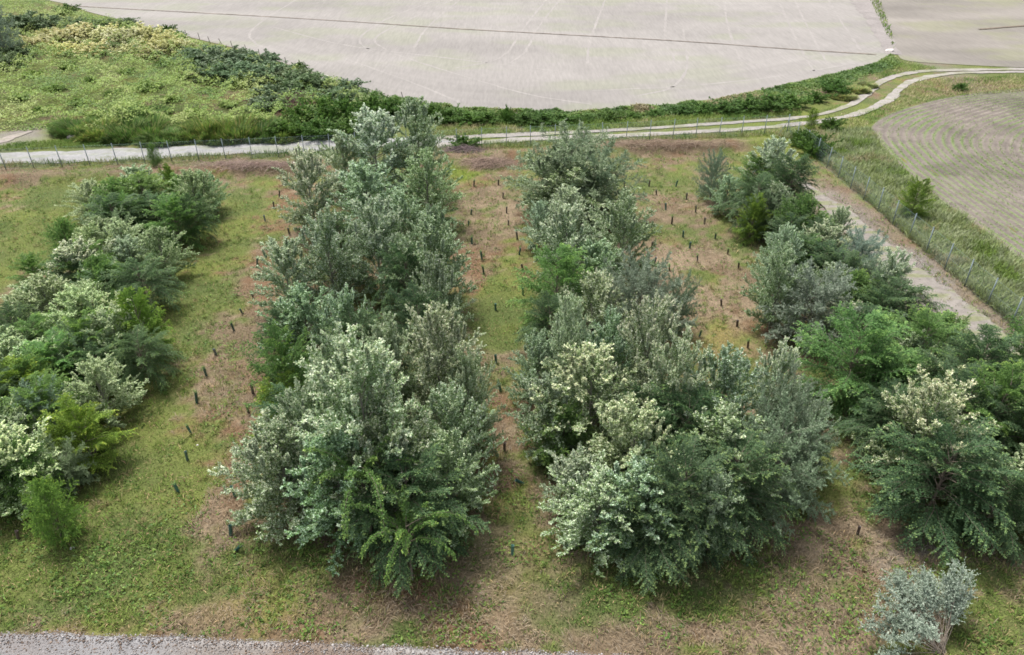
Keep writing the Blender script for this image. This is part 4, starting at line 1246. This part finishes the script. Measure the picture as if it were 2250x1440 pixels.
def net_mesh():
    parts = []
    g = .16
    for z in (.06, FH * .5, FH - .02):
        parts.append(tube(A([[0, 0, z], [BAY / 2, 0, z - .01], [BAY, 0, z]]), [.005] * 3, 3))
    k = int((BAY + FH) / g)
    for i in range(k):
        a = -FH + i * g
        for sgn in (1, -1):
            p0, p1 = a, a + FH
            t0, t1 = max(0, (0 - p0) / FH), min(1, (BAY - p0) / FH)
            if t1 <= t0: continue
            xx0, xx1 = p0 + FH * t0, p0 + FH * t1
            z0, z1 = FH * t0, FH * t1
            if sgn < 0: xx0, xx1 = BAY - xx0, BAY - xx1
            parts.append(tube(A([[xx0, .004 * sgn, z0], [xx1, .004 * sgn, z1]]), [.0032] * 2, 3))
    V, F = join(parts)
    return mesh('wire_mesh', V, F, None, M_WIRE)


NET = net_mesh()


def fence(P0, P1, n0, n1, label):
    d = nrm(A(P1) - A(P0)); ang = math.atan2(d[1], d[0])
    root = bpy.data.objects.new('wire_fence', None)
    COL.objects.link(root)
    root.location = (*P0, 0); root.rotation_euler = (0, 0, ang)
    tag(root, None, label, 'fence')
    r_ = np.random.default_rng(3)
    for i in range(n0, n1 + 1):
        w = A(P0) + d * i * BAY
        o = bpy.data.objects.new('post', POST); COL.objects.link(o); o.parent = root
        z = float(ground_z(*w)[0])
        o.location = (i * BAY, 0, z); o.rotation_euler = (r_.normal(0, .012), r_.normal(0, .02), 0)
        if i < n1:
            o = bpy.data.objects.new('wire_mesh', NET); COL.objects.link(o); o.parent = root
            o.location = (i * BAY, 0, z)
    return root


nA = int(np.linalg.norm(FENCE_A[1] - FENCE_A[0]) / BAY)
FENCE_A_END = FENCE_A[0] + nrm(FENCE_A[1] - FENCE_A[0]) * nA * BAY
fa = fence(FENCE_A[0], FENCE_A[1], -5, nA, 'long wire mesh fence with grey posts along the farm track')
fb = fence(FENCE_A_END + nrm(FENCE_B[1] - FENCE_B[0]) * .12, FENCE_B[1], 0, 16, 'wire mesh fence half sunk in tall grass beside the dirt path')
for ang in (math.pi * .96, -math.pi * .45):
    V, F = tube(A([[0, 0, 1.5], [.75, 0, .02]]), [.022, .022], 6)
    o = put('strut', mesh('strut', V, F, None, M_POST, True), parent=fa, loc=(nA * BAY, 0, 0)); o.rotation_euler = (0, 0, ang)

# old leaning posts on the field edge
for i, (px, py, top) in enumerate([(412, 84, 66), (440, 92, 72), (462, 96, 80), (490, 102, 83), (511, 106, 90), (542, 112, 98), (570, 122, 108), (629, 140, 126), (887, 222, 202)]):
    x, y = G(px, py)
    h = height_at(px, top, y)
    V, F = tube(A([[0, 0, -.2], [.01, 0, h * .5], [.0, .02, h - .03], [0, .02, h]]), [.05, .048, .045, .03], 6)
    F = np.vstack([F, [[18, 19, 20, 21]], [[18, 21, 22, 23]]])
    o = put('wooden_post', mesh('wooden_post', V, F, None, M_OLDPOST), label=f'thin weathered post, {ORD[i]} in line on the tilled field edge', cat='post', group='old posts on the field edge', loc=(x, y, 0))
    r_ = np.random.default_rng(i)
    o.rotation_euler = (r_.normal(0, .08), r_.normal(-.12, .08), 0)

# ------------------------------------------------------------------ a few loose stones
def rock(px, py, r, label, seed, shade=1.0):
    import bmesh
    bm = bmesh.new()
    bmesh.ops.create_icosphere(bm, subdivisions=2, radius=r)
    r_ = np.random.default_rng(seed)
    k = r_.normal(0, 1, (5, 3))
    for v in bm.verts:
        c = A(v.co) / r
        f = 1 + .12 * math.sin(3 * float(c @ k[0])) + .1 * math.sin(4 * float(c @ k[1]))
        v.co = (c[0] * f * r * 1.2, c[1] * f * r, c[2] * f * r * .65)
    me = bpy.data.meshes.new('stone'); bm.to_mesh(me); bm.free()
    me.materials.append(M_STONE)
    x, y = G(px, py)
    o = put('stone', me, label=label, cat='stone', loc=(x, y, float(ground_z(x, y)[0]) + r * .2))
    o.color = (shade, shade, shade, 1)


rock(159, 1207, .09, 'small white stone on the grass near the front of the low row', 1)
rock(433, 975, .05, 'tiny pale stone on the mown grass among the guards', 2)
rock(513, 295, .45, 'grey boulder at the foot of the reeds by the track', 3, .35)
rock(1955, 113, .5, 'pale lump of stone at the corner of the tilled field', 4)
rock(160, 304, .5, 'dark lump beside the bare earth patch', 5, .2)
rock(715, 172, .5, 'pale stone on the edge of the tilled field', 6, .8)
